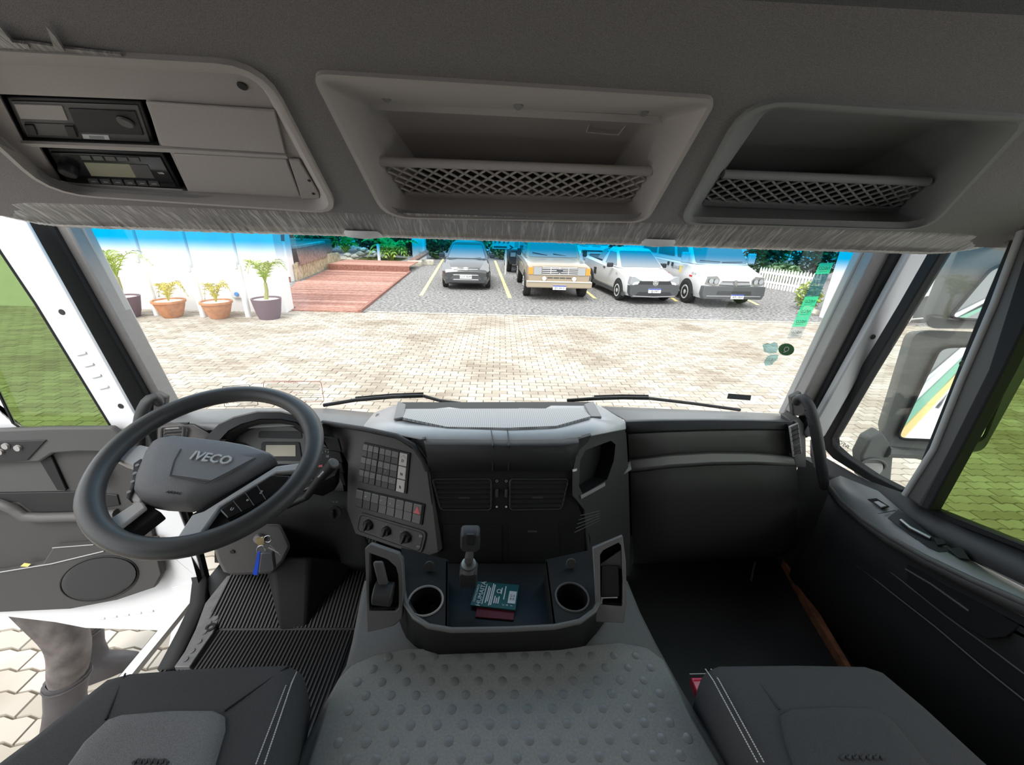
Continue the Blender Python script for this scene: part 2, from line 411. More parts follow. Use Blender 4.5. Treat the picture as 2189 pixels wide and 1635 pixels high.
slab('display', tb(.27, .28, .66, .66, .003), NA*0.001, 'lcd_olive', RD)
slab('display_frame', tb(.66, .28, .82, .66, .003), NA*0.001, 'device_grey', RD)
MB().lathe([(0, .014), (.011, .014), (.0125, .012), (.0135, 0)], bil(tq, .115, .44)+NA*.003, NA, 20).build('volume_knob', 'black', RD)
for k in range(6): slab('button', tb(.22+.105*k, .76, .305+.105*k, .90, .003), NA*0.0015, 'device_grey', RD)
for k in range(5): slab('button', tb(.27+.105*k, .08, .355+.105*k, .19, .003), NA*0.0015, 'device_grey', RD)
for k in range(6): slab('button_mark', tb(.245+.105*k, .81, .285+.105*k, .84, .0046), NA*0.0003, 'print_grey', RD)
text('usb_mark', 'USB', bil(tq, .90, .50)+NA*.0035, tq[1]-tq[0], tq[0]-tq[3], .004, 'print_white', RD)

# ------------------------------------------------------------------ windshield, pillars
def bar(name, a, b, w0, w1, Y, dep, m, parent=None, bevel=.004):
    """upright strip between pixel points a (top) and b (foot), w = px width at each end, at distance Y, dep metres deep"""
    pts = [at(a[0], a[1], Y=Y), at(a[0]+w0, a[1], Y=Y), at(b[0]+w1, b[1], Y=Y), at(b[0], b[1], Y=Y)]
    return slab(name, pts, (0, dep, 0), m, parent, bevel=bevel)
rows = []
for v_ in range(9):
    z = 1.55+0.90*v_/8
    rows.append([Vector((x, 1.29-0.05*(z-1.55)-0.02*(x/1.15)**2, z)) for x in [-1.24+2.44*i/16 for i in range(17)]])
struct(MB().grid(rows).build('window_1', 'windshield_glass'))
def pillar(name, t, b, Yt, Yb, m, dep=0.03):
    """strip between two sight lines at the top t=(x0,x1,y) and the foot b"""
    pts = [at(t[0], t[2], Y=Yt), at(t[1], t[3] if len(t) > 3 else t[2], Y=Yt), at(b[1], b[3] if len(b) > 3 else b[2], Y=Yb), at(b[0], b[2], Y=Yb)]
    return struct(slab(name, pts, (0, dep, 0), m, bevel=.006))
mat('frit_grey', (0.42, 0.42, 0.41), 0.5, 0.4)
pillar('trim_1', (113, 146, 430), (364, 381, 890), 1.20, 1.21, 'frit_grey', .03)
pillar('trim_2', (76, 114, 430), (334, 365, 890), 1.165, 1.18, 'pillar_grey', .06)
pillar('trim_3', (22, 78, 430), (284, 336, 890), 1.15, 1.16, 'rubber', .06)
pillar('trim_4', (1862, 1893, 495), (1674, 1698, 890), 1.20, 1.21, 'frit_grey', .03)
pillar('trim_5', (1892, 1938, 495), (1697, 1736, 890), 1.165, 1.17, 'pillar_grey', .06)
pillar('trim_6', (1936, 1972, 495), (1711, 1728, 937), 1.15, 1.15, 'rubber', .05)
mat('pillar_light', (0.50, 0.50, 0.50), 0.35, 0.5)
pillar('trim_7', (1970, 2018, 495), (1726, 1763, 935), 1.13, 1.13, 'pillar_light', .05)
MB().lathe([(0, .002), (.007, .002), (.008, 0)], at(1866, 720, Y=1.129), (0, -1, 0), 12).build('screw_hole', 'black', None)['kind'] = 'structure'

# ------------------------------------------------------------------ dashboard
DB = empty('dashboard', (0, 1.1, 1.2), 'black plastic dashboard running across the cab under the windshield', 'dashboard')
def surf(rows, name, m, parent, solid=0.004, ang=40, sub=0, **k):
    return MB().grid([[at(x, y, Y=Y) for x, y, Y in r] for r in rows]).build(name, m, parent, solid=solid, ang=ang, sub=sub, **k)
mat('ribbed_black', (0.03, 0.03, 0.0315), 0.5, 0.35, bump=0.5, bscale=700)

# passenger side: top, textured band, glove box face, ledge, lower panel
pc = [0, .25, .5, .75, 1]
def row(l, r, mid=None, Y=1.1, Yr=None):
    out = []
    for t in pc:
        x = l[0]+(r[0]-l[0])*t; y = l[1]+(r[1]-l[1])*t
        if mid is not None: y += mid*4*t*(1-t)
        out.append((x, y, Y+((Yr or Y)-Y)*t))
    return out
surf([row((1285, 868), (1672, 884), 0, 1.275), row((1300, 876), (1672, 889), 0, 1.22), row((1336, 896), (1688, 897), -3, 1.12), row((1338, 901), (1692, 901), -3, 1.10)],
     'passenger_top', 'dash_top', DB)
surf([row((1338, 902), (1692, 902), -3, 1.10), row((1340, 922), (1694, 915), -3, 1.09), row((1340, 926), (1694, 918), -3, 1.105)], 'trim_band', 'ribbed_black', DB)
surf([row((1342, 926), (1694, 918), -3, 1.105), row((1343, 940), (1692, 930), -3, 1.11), row((1345, 980), (1692, 972), -12, 1.10)], 'glove_box_lid', mat('glove_grey', (.17, .17, .168), .5, .35, bump=.2, bscale=1400), DB)
surf([row((1345, 980), (1692, 972), -12, 1.10), row((1346, 986), (1696, 978), -12, 1.075), row((1347, 1002), (1700, 990), -9, 1.06), row((1347, 1010), (1701, 996), -9, 1.065)], 'dash_ledge', mat('ledge_grey', (.24, .24, .235), .45, .4), DB)
surf([row((1347, 1010), (1701, 996), -9, 1.065), row((1349, 1060), (1704, 1050), 0, 1.06), row((1352, 1150), (1702, 1130), 0, 1.07), row((1355, 1190), (1690, 1170), 0, 1.13), row((1350, 1230), (1660, 1200), 0, 1.28)],
     'lower_panel', mat('kick_grey', (.07, .071, .07), .6, .25, bump=.2, bscale=1200), DB)
tag(MB().tube([at(1614, 1200, Y=1.16), at(1606, 1240, Y=1.10), at(1626, 1290, Y=1.05), at(1648, 1336, Y=1.0)], .004, 6).build('cable', 'dash_grey', DB), 'thin grey cable hanging in the passenger footwell')

# right hand end with its vent and corner
slab('end_cap', [at(1690, 898, Y=1.10), at(1708, 893, Y=1.16), at(1722, 910, Y=1.16), at(1724, 1000, Y=1.10), at(1702, 1000, Y=1.06), at(1694, 960, Y=1.08)], (0, .05, 0), 'dash_grey', DB, bevel=.003)
vr = [at(1688, 912, Y=1.075), at(1704, 905, Y=1.10), at(1712, 968, Y=1.10), at(1696, 975, Y=1.07)]
fr = slab('air_vent', vr, (0.003, .03, 0), 'black', DB)
for k in range(7):
    a = vr[0]*(1-k/6.5)+vr[3]*(k/6.5); b = vr[1]*(1-k/6.5)+vr[2]*(k/6.5)
    MB().prism([a+Vector((0, -.006, 0)), b+Vector((0, -.006, 0)), b+Vector((0, .006, 0)), a+Vector((0, .006, 0))], (0, 0, -.002)).build('vent_slat', 'dull_metal' if k == 4 else 'dash_grey', fr)
MB().tube(vr+[vr[0]], .003, 6).build('vent_rim', 'pillar_light', fr)

# centre tower: top pad with tray
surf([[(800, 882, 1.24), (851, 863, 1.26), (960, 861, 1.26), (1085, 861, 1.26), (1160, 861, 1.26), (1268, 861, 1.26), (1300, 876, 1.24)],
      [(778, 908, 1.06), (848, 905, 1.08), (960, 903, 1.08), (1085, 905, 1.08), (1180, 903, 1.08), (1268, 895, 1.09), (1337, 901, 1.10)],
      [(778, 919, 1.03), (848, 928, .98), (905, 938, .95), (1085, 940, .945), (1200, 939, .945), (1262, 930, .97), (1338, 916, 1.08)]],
     'centre_pad', mat('pad_glare', (.52, .53, .54), .3, .8, bump=.15, bscale=1500), DB, ang=50)  # black pad made pale grey: windshield glare is put into its colour
surf([[(905, 938, .95), (1085, 940, .945), (1200, 939, .945), (1236, 936, .95)],
      [(908, 950, .925), (1085, 953, .92), (1205, 952, .92), (1238, 946, .93)],
      [(911, 966, .915), (1085, 970, .91), (1215, 970, .91), (1234, 965, .925)],
      [(916, 1007, .915), (1085, 1007, .91), (1222, 1006, .91), (1226, 1002, .925)]], 'centre_brow', 'ribbed_black', DB, ang=60)
# ridge behind the tray
P = [at(851, 862, Y=1.26), at(1268, 861, Y=1.26), at(1244, 876, Y=1.20), at(863, 877, Y=1.20)]
MB().prism([p+Vector((0, 0, .004)) for p in P], (0, 0, -.004)).build('tray_ridge', 'black', DB)
slab('ridge_shoulder', [at(851, 861, Y=1.25), at(868, 868, Y=1.22), at(864, 896, Y=1.10), at(842, 900, Y=1.10)], (0, 0, .008), 'dash_top', DB, bevel=.003)
slab('ridge_shoulder', [at(1268, 861, Y=1.25), at(1248, 868, Y=1.22), at(1262, 895, Y=1.10), at(1286, 895, Y=1.10)], (0, 0, .008), 'dash_top', DB, bevel=.003)
tm = bpy.data.materials.new('perforated_mat'); tm.use_nodes = True; nt = tm.node_tree; b = nt.nodes['Principled BSDF']
tc = nt.nodes.new('ShaderNodeTexCoord'); vo = nt.nodes.new('ShaderNodeTexVoronoi'); vo.voronoi_dimensions = '2D'; vo.inputs['Scale'].default_value = 165; vo.inputs['Randomness'].default_value = 0.0
rp = nt.nodes.new('ShaderNodeValToRGB'); rp.color_ramp.elements[0].position = .30; rp.color_ramp.elements[1].position = .42
rp.color_ramp.elements[0].color = (.22, .22, .225, 1); rp.color_ramp.elements[1].color = (.46, .47, .48, 1)
nt.links.new(tc.outputs['Object'], vo.inputs['Vector']); nt.links.new(vo.outputs['Distance'], rp.inputs[0]); nt.links.new(rp.outputs[0], b.inputs['Base Color'])
b.inputs['Roughness'].default_value = .4; MATS['perforated_mat'] = tm
top = [(866, 879, 1.19), (1242, 878, 1.19), (1262, 895, 1.09), (1188, 916, 1.03), (1085, 920, 1.02), (956, 918, 1.03), (862, 898, 1.09)]
slab('tray_mat', [at(x, y, Y=Y)+Vector((0, 0, .009)) for x, y, Y in top], (0, 0, -.008), 'perforated_mat', DB)
MB().tube([at(856, 876, Y=1.2), at(862, 897, Y=1.1)], .003, 6).build('tray_edge', 'pillar_grey', DB)
# seams on the brow
for x0, x1 in ((1050, 1053), (1085, 1087)):
    MB().tube([at(x0, 922, Y=1.015)+Vector((0, 0, .002)), at(x1, 939, Y=.943), at(x1, 952, Y=.918), at(x1, 1006, Y=.908)], .0016, 5).build('seam_bead', 'ribbed_black', DB)

# centre face: vents, thumb wheels, drawers
CF = plane3(at(1085, 1010, Y=.925), at(1200, 1010, Y=.925), at(1085, 1200, Y=.86))
def cf(x, y, d=0.0): return at(x, y, pl=off(CF, d))
slab('centre_face', [cf(x, y) for x, y in ((914, 1004), (1232, 1004), (1228, 1060), (1262, 1150), (1262, 1250), (940, 1250), (935, 1180))], -CF[1]*.03, 'lower_black', DB)
for side, q in (('l', [(924, 1024), (1050, 1024), (1050, 1090), (942, 1090)]), ('r', [(1090, 1024), (1216, 1024), (1200, 1088), (1090, 1090)])):
    Q = [cf(x, y, .002) for x, y in q]
    vt = MB().tube(rquad(Q, .12), .0028, 6, closed=True).build('air_vent', 'dash_black', DB)
    for k in range(6):
        a = bil(Q, .01, (k+.6)/6.3); c = bil(Q, .99, (k+.6)/6.3); n = CF[1]*.004
        MB().prism([a+n, c+n, c-n+Vector((0, 0, .004)), a-n+Vector((0, 0, .004))], (0, 0, -.0018)).build('vent_slat', 'dash_black', vt)
    m_ = bil(Q, .5, .57)
    MB().box(m_+CF[1]*.005, (.03, .004, .004)).build('vent_tab', 'dash_grey', vt)
for x in (1062, 1082):
    th = MB().box(cf(x, 1054, .002), (.008, .006, .026)).build('thumb_wheel', 'dash_grey', DB, bevel=.002)
    MB().lathe([(.0035, 0), (.0035, .001), (.0022, .001), (.0022, 0)], cf(x, 1028, .002), CF[1], 12, False, False).build('ring_mark', 'print_grey', th)
    MB().lathe([(0, .001), (.0028, .001), (.0028, 0)], cf(x, 1083, .002), CF[1], 12).build('dot_mark', 'print_white', th)
for q in ([(947, 1120), (1072, 1120), (1072, 1200), (947, 1200)], [(1088, 1119), (1192, 1119), (1196, 1200), (1088, 1200)]):
    dr = slab('drawer_front', [cf(x, y) for x, y in q], CF[1]*.003, 'lower_black', DB, bevel=.0015)
MB().box(cf(1138, 1136, .005), (.026, .004, .0035)).build('drawer_lip', 'dash_grey', dr)

slab('brow_end', [at(x, y, Y=Y) for x, y, Y in ((876, 944, .965), (908, 938, .945), (918, 1004, .925), (906, 990, .935), (896, 968, .95))], (0, .012, 0), 'ribbed_black', DB)
slab('brow_end', [at(x, y, Y=Y) for x, y, Y in ((1224, 942, .945), (1264, 930, .965), (1256, 946, .96), (1238, 962, .945), (1228, 1004, .93), (1220, 1000, .925))], (0, .012, 0), 'ribbed_black', DB)
# right flank of the tower with pocket
CR = plane3(at(1232, 1000, Y=.925), at(1338, 960, Y=1.07), at(1262, 1150, Y=.88))
def cr(x, y, d=0.0): return at(x, y, pl=off(CR, d))
pk = [cr(x, y) for x, y in ((1252, 962), (1306, 942), (1316, 950), (1312, 985), (1298, 1025), (1246, 1057), (1238, 1040), (1240, 985))]
v, f = holed([cr(x, y) for x, y in ((1236, 950), (1260, 934), (1338, 916), (1343, 1000), (1347, 1150), (1345, 1230), (1262, 1240), (1250, 1090), (1226, 1060), (1226, 1000))], [pk], -CR[1]*.004)
fl = mesh_obj('pocket_flank', v, f, 'dash_black', DB)
pw = MB().loft([pk, [p-CR[1]*.05 for p in pk]], cap0=False).build('pocket', 'black', fl)
slab('pocket_sill', [cr(x, y, .001) for x, y in ((1240, 1059), (1292, 1031), (1292, 1038), (1241, 1066))], CR[1]*.003, 'pillar_grey', fl)
slab('silver_clip', [cr(x, y, .001) for x, y in ((1223, 1003), (1232, 1001), (1231, 1006), (1224, 1008))], CR[1]*.003, 'print_white', fl)
for k in range(5):
    a, c = cr(1228+3*k, 1138-9*k, .001), cr(1282, 1112-5*k, .001)
    MB().tube([a, c], .0012, 5).build('grille_rib', 'dash_grey', fl)
surf([[(1347, 985, 1.075), (1320, 1003, 1.06), (1303, 1030, 1.05), (1298, 1060, 1.05)], [(1350, 1002, 1.05), (1328, 1016, 1.03), (1312, 1040, 1.02), (1306, 1065, 1.02)]], 'ledge_return', 'ledge_grey', DB)

# left flank, turned to the driver
BP = plane3(at(915, 1000, Y=.925), at(750, 1000, Y=1.05), at(915, 1150, Y=.875))
def bp(x, y, d=0.0): return at(x, y, pl=off(BP, d))
pan = slab('switch_panel', [bp(x, y) for x, y in ((700, 906), (778, 921), (848, 938), (885, 962), (906, 990), (916, 1008), (936, 1180), (905, 1190), (760, 1140), (742, 1090), (744, 990))], -BP[1]*.03, 'dash_grey', DB)
MB().tube([at(690, 903, Y=1.10), at(778, 917, Y=1.03), at(848, 932, Y=.975), at(884, 952, Y=.945), at(905, 982, Y=.925), at(914, 1006, Y=.915)], .0075, 8).build('panel_brow', 'ribbed_black', DB, ang=60)
MB().tube([at(914, 1006, Y=.912), at(924, 1080, Y=.895), at(937, 1180, Y=.87)], .0022, 6).build('tower_edge', 'black', DB)
# block of 18 switches and three gear selector keys
Q1 = [bp(x, y, .001) for x, y in ((780, 945), (878, 968), (870, 1055), (767, 1028))]
blk = slab('switch_frame', Q1, BP[1]*.003, 'black', pan, bevel=.001)
cols = [(0.01, .115), (.125, .235), (.245, .36), (.385, .495), (.505, .635), (.645, .785), (.81, .965)]
random.seed(5)
def key(Q, u0, u1, v0, v1, m, h, parent, name, split=True):
    k = slab(name, [bil(Q, u0, v0), bil(Q, u1, v0), bil(Q, u1, v1), bil(Q, u0, v1)], BP[1]*h, m, parent, bevel=.0008)
    return k
for r_ in range(3):
    v0, v1 = .03+.325*r_, .03+.325*r_+.30
    for c, (u0, u1) in enumerate(cols):
        if c < 6:
            key(Q1, u0, u1, v0, (v0+v1)/2, mat('key_grey', (.15, .145, .142), .45, .45), .0065, blk, 'switch_half')
            key(Q1, u0, u1, (v0+v1)/2+.008, v1, 'dash_grey', .0055, blk, 'switch_half')
        else:
            key(Q1, u0, u1, v0, v1, 'wrap_key', .0065, blk, 'gear_key') if 'wrap_key' in MATS else key(Q1, u0, u1, v0, v1, mat('wrap_key', (0.62, 0.56, 0.54), .5), .0065, blk, 'gear_key')
            text('gear_letter', 'DNR'[r_], bil(Q1, (u0+u1)/2, v0*.4+v1*.6)+BP[1]*.0068, Q1[1]-Q1[0], Q1[0]-Q1[3], .0085, 'black', blk)
MB().tube([bil(Q1, .84, .135)+BP[1]*.0068, bil(Q1, .89, .075)+BP[1]*.0068, bil(Q1, .94, .135)+BP[1]*.0068], .0005, 5).build('arc_mark', 'print_grey', blk)
for u, v_ in ((.57, .47), (.57, .55), (.715, .76), (.715, .12)):
    MB().lathe([(0, .001), (.002, .001), (.002, 0)], bil(Q1, u, v_)+BP[1]*.0062, BP[1], 8).build('symbol', 'print_grey', blk)
Q2 = [bp(x, y, .001) for x, y in ((765, 1043), (909, 1077), (903, 1122), (760, 1081))]
b2 = slab('switch_frame', Q2, BP[1]*.003, 'black', pan, bevel=.001)
for c in range(8):
    u0, u1 = .01+.1225*c, .01+.1225*c+.112
    key(Q2, u0, u1, .05, .50, 'key_grey', .0075, b2, 'switch_half'); key(Q2, u0, u1, .52, .95, 'dash_grey' if c < 3 else 'key_grey', .006, b2, 'switch_half')
    MB().tube([bil(Q2, u0+.01, .05)+BP[1]*.0078, bil(Q2, u1-.01, .05)+BP[1]*.0078], .0008, 5).build('switch_edge', 'print_grey', b2)
mat('hazard_red', (0.75, 0.16, 0.17), .5)
T3 = [bil(Q2, .883, .47)+BP[1]*.0077, bil(Q2, .975, .47)+BP[1]*.0077, bil(Q2, .928, .13)+BP[1]*.0077]
slab('hazard_triangle', T3, BP[1]*.0008, 'hazard_red', b2)
for u, v_ in ((.17, .28), (.41, .28), (.545, .32), (.66, .32)):
    MB().box(bil(Q2, u, v_)+BP[1]*.0078, (.004, .001, .0025)).build('symbol', 'print_white', b2)
# climate strip with three knobs
Q3 = [bp(x, y, .001) for x, y in ((770, 1094), (914, 1136), (902, 1184), (762, 1134))]
cl = slab('climate_panel', rquad(Q3, .25), BP[1]*.004, 'dash_grey', pan, bevel=.001)
MB().tube([p+BP[1]*.004 for p in rquad([bil(Q3, .03, .08), bil(Q3, .97, .08), bil(Q3, .97, .92), bil(Q3, .03, .92)], .25)], .0012, 5, closed=True).build('panel_groove', 'black', cl)
for x, y, r_ in ((789, 1121, .0155), (828, 1134, .0135), (869, 1147, .016)):
    c = bp(x, y, .005); ax = BP[1]
    kn = MB().lathe([(r_*1.05, 0), (r_, .010), (r_*.9, .012), (0, .012)], c, ax, 24, cap0=True).build('rotary_knob', 'black', cl, ang=50)
    d_ = (bp(x+10, y-20, .005)-c).normalized(); s_ = d_.cross(ax).normalized()
    MB().prism([c+ax*.011+d_*r_*.95+s_*.002, c+ax*.011+d_*r_*.95-s_*.002, c+ax*.011-d_*r_*.95-s_*.005, c+ax*.011-d_*r_*.95+s_*.005], ax*.009).build('knob_grip', 'dash_black', kn, bevel=.001)
    MB().box(c+ax*.0185-d_*r_*.8, (.002, .002, .002)).build('pointer_mark', 'print_white', kn)
    for q in (-110, -60, -10, 40, 95):
        dd = Matrix.Rotation(R(q), 3, ax) @ d_
        MB().box(c-ax*.0005+dd*r_*1.35, (.0022, .0012, .0032)).build('dial_mark', 'print_grey', cl)
for x, y in ((900, 1146), (895, 1169)):
    MB().box(bp(x, y, .006), (.011, .005, .006)).build('push_button', 'print_grey', cl, bevel=.0008)

# driver side: top, binnacle hood, instrument cluster
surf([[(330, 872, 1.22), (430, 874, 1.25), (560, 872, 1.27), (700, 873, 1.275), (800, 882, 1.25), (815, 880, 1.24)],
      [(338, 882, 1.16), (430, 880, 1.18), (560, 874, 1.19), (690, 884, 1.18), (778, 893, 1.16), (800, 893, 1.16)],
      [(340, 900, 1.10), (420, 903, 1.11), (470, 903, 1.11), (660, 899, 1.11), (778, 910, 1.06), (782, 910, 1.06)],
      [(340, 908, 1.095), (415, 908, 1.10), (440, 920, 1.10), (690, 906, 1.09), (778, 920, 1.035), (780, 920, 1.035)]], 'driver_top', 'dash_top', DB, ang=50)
hood_o = [(428, 960), (440, 936), (468, 908), (500, 893), (550, 881), (600, 881), (640, 890), (668, 906), (690, 930)]
hood_i = [(452, 972), (462, 948), (488, 920), (515, 906), (555, 895), (600, 895), (634, 902), (658, 918), (684, 945)]
hood_d = [(486, 975), (492, 955), (510, 930), (530, 918), (560, 907), (600, 906), (628, 911), (652, 926), (680, 955)]
surf([[(x, y-3, 1.13) for x, y in hood_o], [(x, y, 1.05) for x, y in hood_o], [(x, y, 1.035) for x, y in hood_i], [(x, y, 1.07) for x, y in hood_i]], 'binnacle_hood', mat('hood_black', (.018, .018, .019), .55, .3, bump=.5, bscale=700), DB, ang=60)
surf([[(x, y, 1.06) for x, y in hood_i], [(x, y, 1.12) for x, y in hood_d]], 'binnacle_wall', 'lower_black', DB, ang=60)
IP = plane3(at(500, 960, Y=1.13), at(700, 960, Y=1.13), at(600, 1060, Y=1.08))
def ip(x, y, d=0.0): return at(x, y, pl=off(IP, d))
cl = slab('instrument_cluster', [ip(x, y) for x, y in ((470, 1050), (474, 985), (486, 955), (510, 926), (560, 904), (610, 903), (655, 918), (690, 945), (725, 990), (735, 1050))], -IP[1]*.02, 'device_grey', DB)
slab('warning_bar', rquad([ip(x, y, .001) for x, y in ((554, 922), (644, 922), (646, 938), (552, 936))], .3), IP[1]*.001, 'black', cl)
slab('display_frame', rquad([ip(x, y, .001) for x, y in ((560, 945), (640, 945), (646, 985), (556, 985))], .1), IP[1]*.002, 'black', cl)
mat('lcd_amber', (0.50, 0.46, 0.36), .3)
slab('display', [ip(x, y, .003) for x, y in ((569, 951), (632, 951), (632, 975), (568, 975))], IP[1]*.001, 'lcd_amber', cl)
for x, y in ((510, 985), (690, 995)):
    c = ip(x, y, .001); r_ = .058
    dl = MB().lathe([(r_, 0), (r_, .004), (r_*.93, .004), (r_*.90, 0)], c, IP[1], 40, False, False).build('dial_ring', 'dash_grey', cl, ang=60)
    MB().lathe([(0, .0005), (r_*.9, .0005), (r_*.9, 0)], c, IP[1], 32).build('dial_face', 'black', dl)
    ux = Vector((1, 0, 0)); uy = IP[1].cross(ux).normalized()
    for k in range(25):
        q = R(-40+k*260/24); d_ = ux*math.cos(q)+uy*math.sin(q); s_ = d_.cross(IP[1])
        L = .010 if k % 4 == 0 else .005
        MB().prism([c+d_*(r_*.86)+s_*.0006, c+d_*(r_*.86)-s_*.0006, c+d_*(r_*.86-L)-s_*.0006, c+d_*(r_*.86-L)+s_*.0006], IP[1]*.001).build('dial_tick', 'print_white', dl)
    for k, s_ in enumerate(('0', '5', '10', '15', '20', '25')):
        q = R(220-k*52); d_ = ux*math.cos(q)+uy*math.sin(q)
        text('dial_number', s_, c+d_*r_*.58+IP[1]*.0012, ux, uy, .007, 'print_white', dl)
    MB().prism([c+uy*.004-ux*.0, c-uy*.004, c-ux*r_*.8-uy*r_*.1], IP[1]*.002).build('needle', 'hazard_red', dl)
# soft key bank beside the cluster
for y0, y1 in ((935, 962), (963, 985), (986, 1008), (1009, 1035)):
    q = [at(690+(y0-935)*.4, y0, Y=1.06), at(722+(y0-935)*.15, y0+4, Y=1.05), at(726+(y1-935)*.13, y1+4, Y=1.05), at(692+(y1-935)*.4, y1, Y=1.06)]
    slab('blank_key', q, (0, .01, 0), 'lower_black', DB, bevel=.001)
for q in ([(432, 957), (470, 938), (484, 940), (452, 958)], [(428, 975), (434, 960), (452, 962), (446, 978)]):
    slab('blank_key', [at(x, y, Y=1.055) for x, y in q], (0, .01, 0), 'dash_grey', DB, bevel=.001)
surf([[(340, 900, 1.09), (414, 908, 1.09), (440, 922, 1.09), (470, 940, 1.08), (480, 1000, 1.09)], [(338, 975, 1.08), (410, 980, 1.08), (425, 985, 1.08), (450, 1000, 1.08), (470, 1040, 1.08)], [(350, 1060, 1.08), (410, 1060, 1.08), (425, 1065, 1.08), (450, 1070, 1.08), (470, 1080, 1.08)]], 'driver_face', 'dash_grey', DB)
# driver side air vent
Qv = [at(x, y, Y=1.075) for x, y in ((346, 912), (394, 909), (390, 952), (344, 956))]
vt = MB().tube(rquad(Qv, .15), .004, 6, closed=True).build('air_vent', 'dash_grey', DB)
slab('vent_well', [p+Vector((0, .012, 0)) for p in Qv], (0, .01, 0), 'black', vt)
for k in range(5):
    a = bil(Qv, .08, .25+.17*k); c = bil(Qv, .92, .25+.17*k)
    MB().prism([a, c, c+Vector((0, .01, .003)), a+Vector((0, .01, .003))], (0, 0, -.0015)).build('vent_slat', 'dash_grey', vt)
MB().tube([bil(Qv, .2, .1), bil(Qv, .8, .1)], .003, 8).build('vent_slider', 'pillar_grey', vt)
slab('dash_core', [at(x, y, Y=1.16) for x, y in ((332, 896), (700, 902), (1330, 905), (1690, 904), (1692, 1150), (480, 1120), (345, 1060))], (0, .02, 0), 'black', DB)
# lower knee panel, ignition side
surf([[(470, 1040, 1.08), (600, 1046, 1.07), (735, 1050, 1.055), (748, 1050, 1.05), (760, 1050, 1.05)],
      [(465, 1100, 1.07), (600, 1110, 1.05), (740, 1110, 1.03), (752, 1110, 1.02), (770, 1120, 1.0)],
      [(460, 1160, 1.08), (600, 1190, 1.06), (720, 1200, 1.04), (770, 1200, 1.0), (800, 1190, .95)],
      [(460, 1200, 1.2), (600, 1215, 1.2), (700, 1225, 1.2), (770, 1225, 1.1), (800, 1220, 1.05)]], 'knee_panel', 'lower_black', DB)
c = at(716, 1093, Y=1.02)
ls = MB().lathe([(.022, 0), (.021, .006), (.0, .006)], c, (0, -1, .1), 20).build('light_switch', 'dash_black', DB)
MB().box(c+Vector((0, -.012, 0)), (.008, .012, .03)).build('switch_grip', 'black', ls, bevel=.002)
text('switch_mark', 'O  H', at(716, 1073, Y=1.015), (1, 0, 0), (0, 0, 1), .005, 'print_grey', ls)
# firewall below
struct(bpy.data.objects['wall_front'])

# ------------------------------------------------------------------ ignition keys
KY = empty('key_bunch', at(566, 1170, Y=.80), 'bunch of keys with blue tag and grey fob hanging from the ignition', 'keys')
mat('blue_tag', (0.015, 0.09, 0.75), .35); mat('fob_grey', (0.07, 0.072, 0.078), .5); mat('brass', (0.45, 0.38, 0.22), .3, metal=1.0)
MB().tube([at(558+9*math.cos(q), 1175+9*math.sin(q), Y=.80) for q in [k*math.pi/8 for k in range(16)]], .0011, 6, closed=True).build('split_ring', 'metal', KY)
MB().tube([at(572+8*math.cos(q), 1152+7*math.sin(q), Y=.81) for q in [k*math.pi/8 for k in range(16)]], .001, 6, closed=True).build('split_ring', 'metal', KY)
slab('key_bow', rquad([at(x, y, Y=.815) for x, y in ((546, 1152), (562, 1148), (566, 1163), (552, 1168))], .3), (0, .003, 0), 'brass', KY)
slab('tag', rquad([at(x, y, Y=.795) for x, y in ((551, 1180), (556, 1180), (550, 1230), (540, 1228))], .3), (0, .003, 0), 'blue_tag', KY)
slab('fob', rquad([at(x, y, Y=.79) for x, y in ((558, 1183), (582, 1182), (587, 1220), (552, 1226))], .2), (0, .012, 0), 'fob_grey', KY, bevel=.002)
for a, b_ in (((566, 1172), (570, 1186)), ((577, 1165), (600, 1187)), ((574, 1170), (596, 1182))):
    MB().tube([at(*a, Y=.80), at(*b_, Y=.795)], .0018, 4).build('key_blade', 'metal', KY)

# ------------------------------------------------------------------ steering wheel
S_ = .93
WC = CAM_LOC+(Vector((-.683, .8125, 1.749))-CAM_LOC)*S_; wt, wy = .359, .2246
EX = Vector((math.cos(wy), math.sin(wy), 0)); EY = Vector((-math.sin(wy)*math.cos(wt), math.cos(wy)*math.cos(wt), math.sin(wt)))
EN = EX.cross(EY).normalized(); WP = (WC, EN)
SW = empty('steering_wheel', WC, 'black four-spoke steering wheel with lettered hub', 'steering wheel')
mat('wheel_skin', (0.05, 0.05, 0.051), .38, .5, bump=.2, bscale=900)
mat('hub_skin', (0.20, 0.196, 0.205), .45, .5, bump=.5, bscale=1100)
mat('spoke_silver', (0.62, 0.61, 0.61), .4, .5)
rim = []
Ro = .2185-.0195
for k in range(72):
    q = 2*math.pi*k/72
    rim.append(WC+EX*math.cos(q)*Ro+EY*math.sin(q)*Ro)
MB().tube(rim, [.0195+.0025*max(0, math.cos(2*(2*math.pi*k/72)-0.9))**6 for k in range(72)], 14, closed=True).build('rim', 'wheel_skin', SW, ang=80)
def wp(x, y, d=0.0): return at(x, y, pl=off(WP, d))
pad = [(327, 987), (342, 966), (356, 958), (386, 953), (421, 957), (500, 966), (549, 975), (592, 990), (596, 996), (520, 1045), (432, 1088), (415, 1095), (360, 1092), (315, 1084), (303, 1069), (307, 1040)]
b0 = [wp(x, y, -.035) for x, y in pad]; cen = sum(b0, Vector())/len(b0)
def shr(P, s, h): c = sum(P, Vector())/len(P); return [c+(p-c)*s+EN*h for p in P]
hub = MB().loft([b0, shr(b0, 1.0, .028), shr(b0, .96, .040), shr(b0, .86, .048), shr(b0, .6, .052)]).build('hub_pad', 'hub_skin', SW, ang=50)
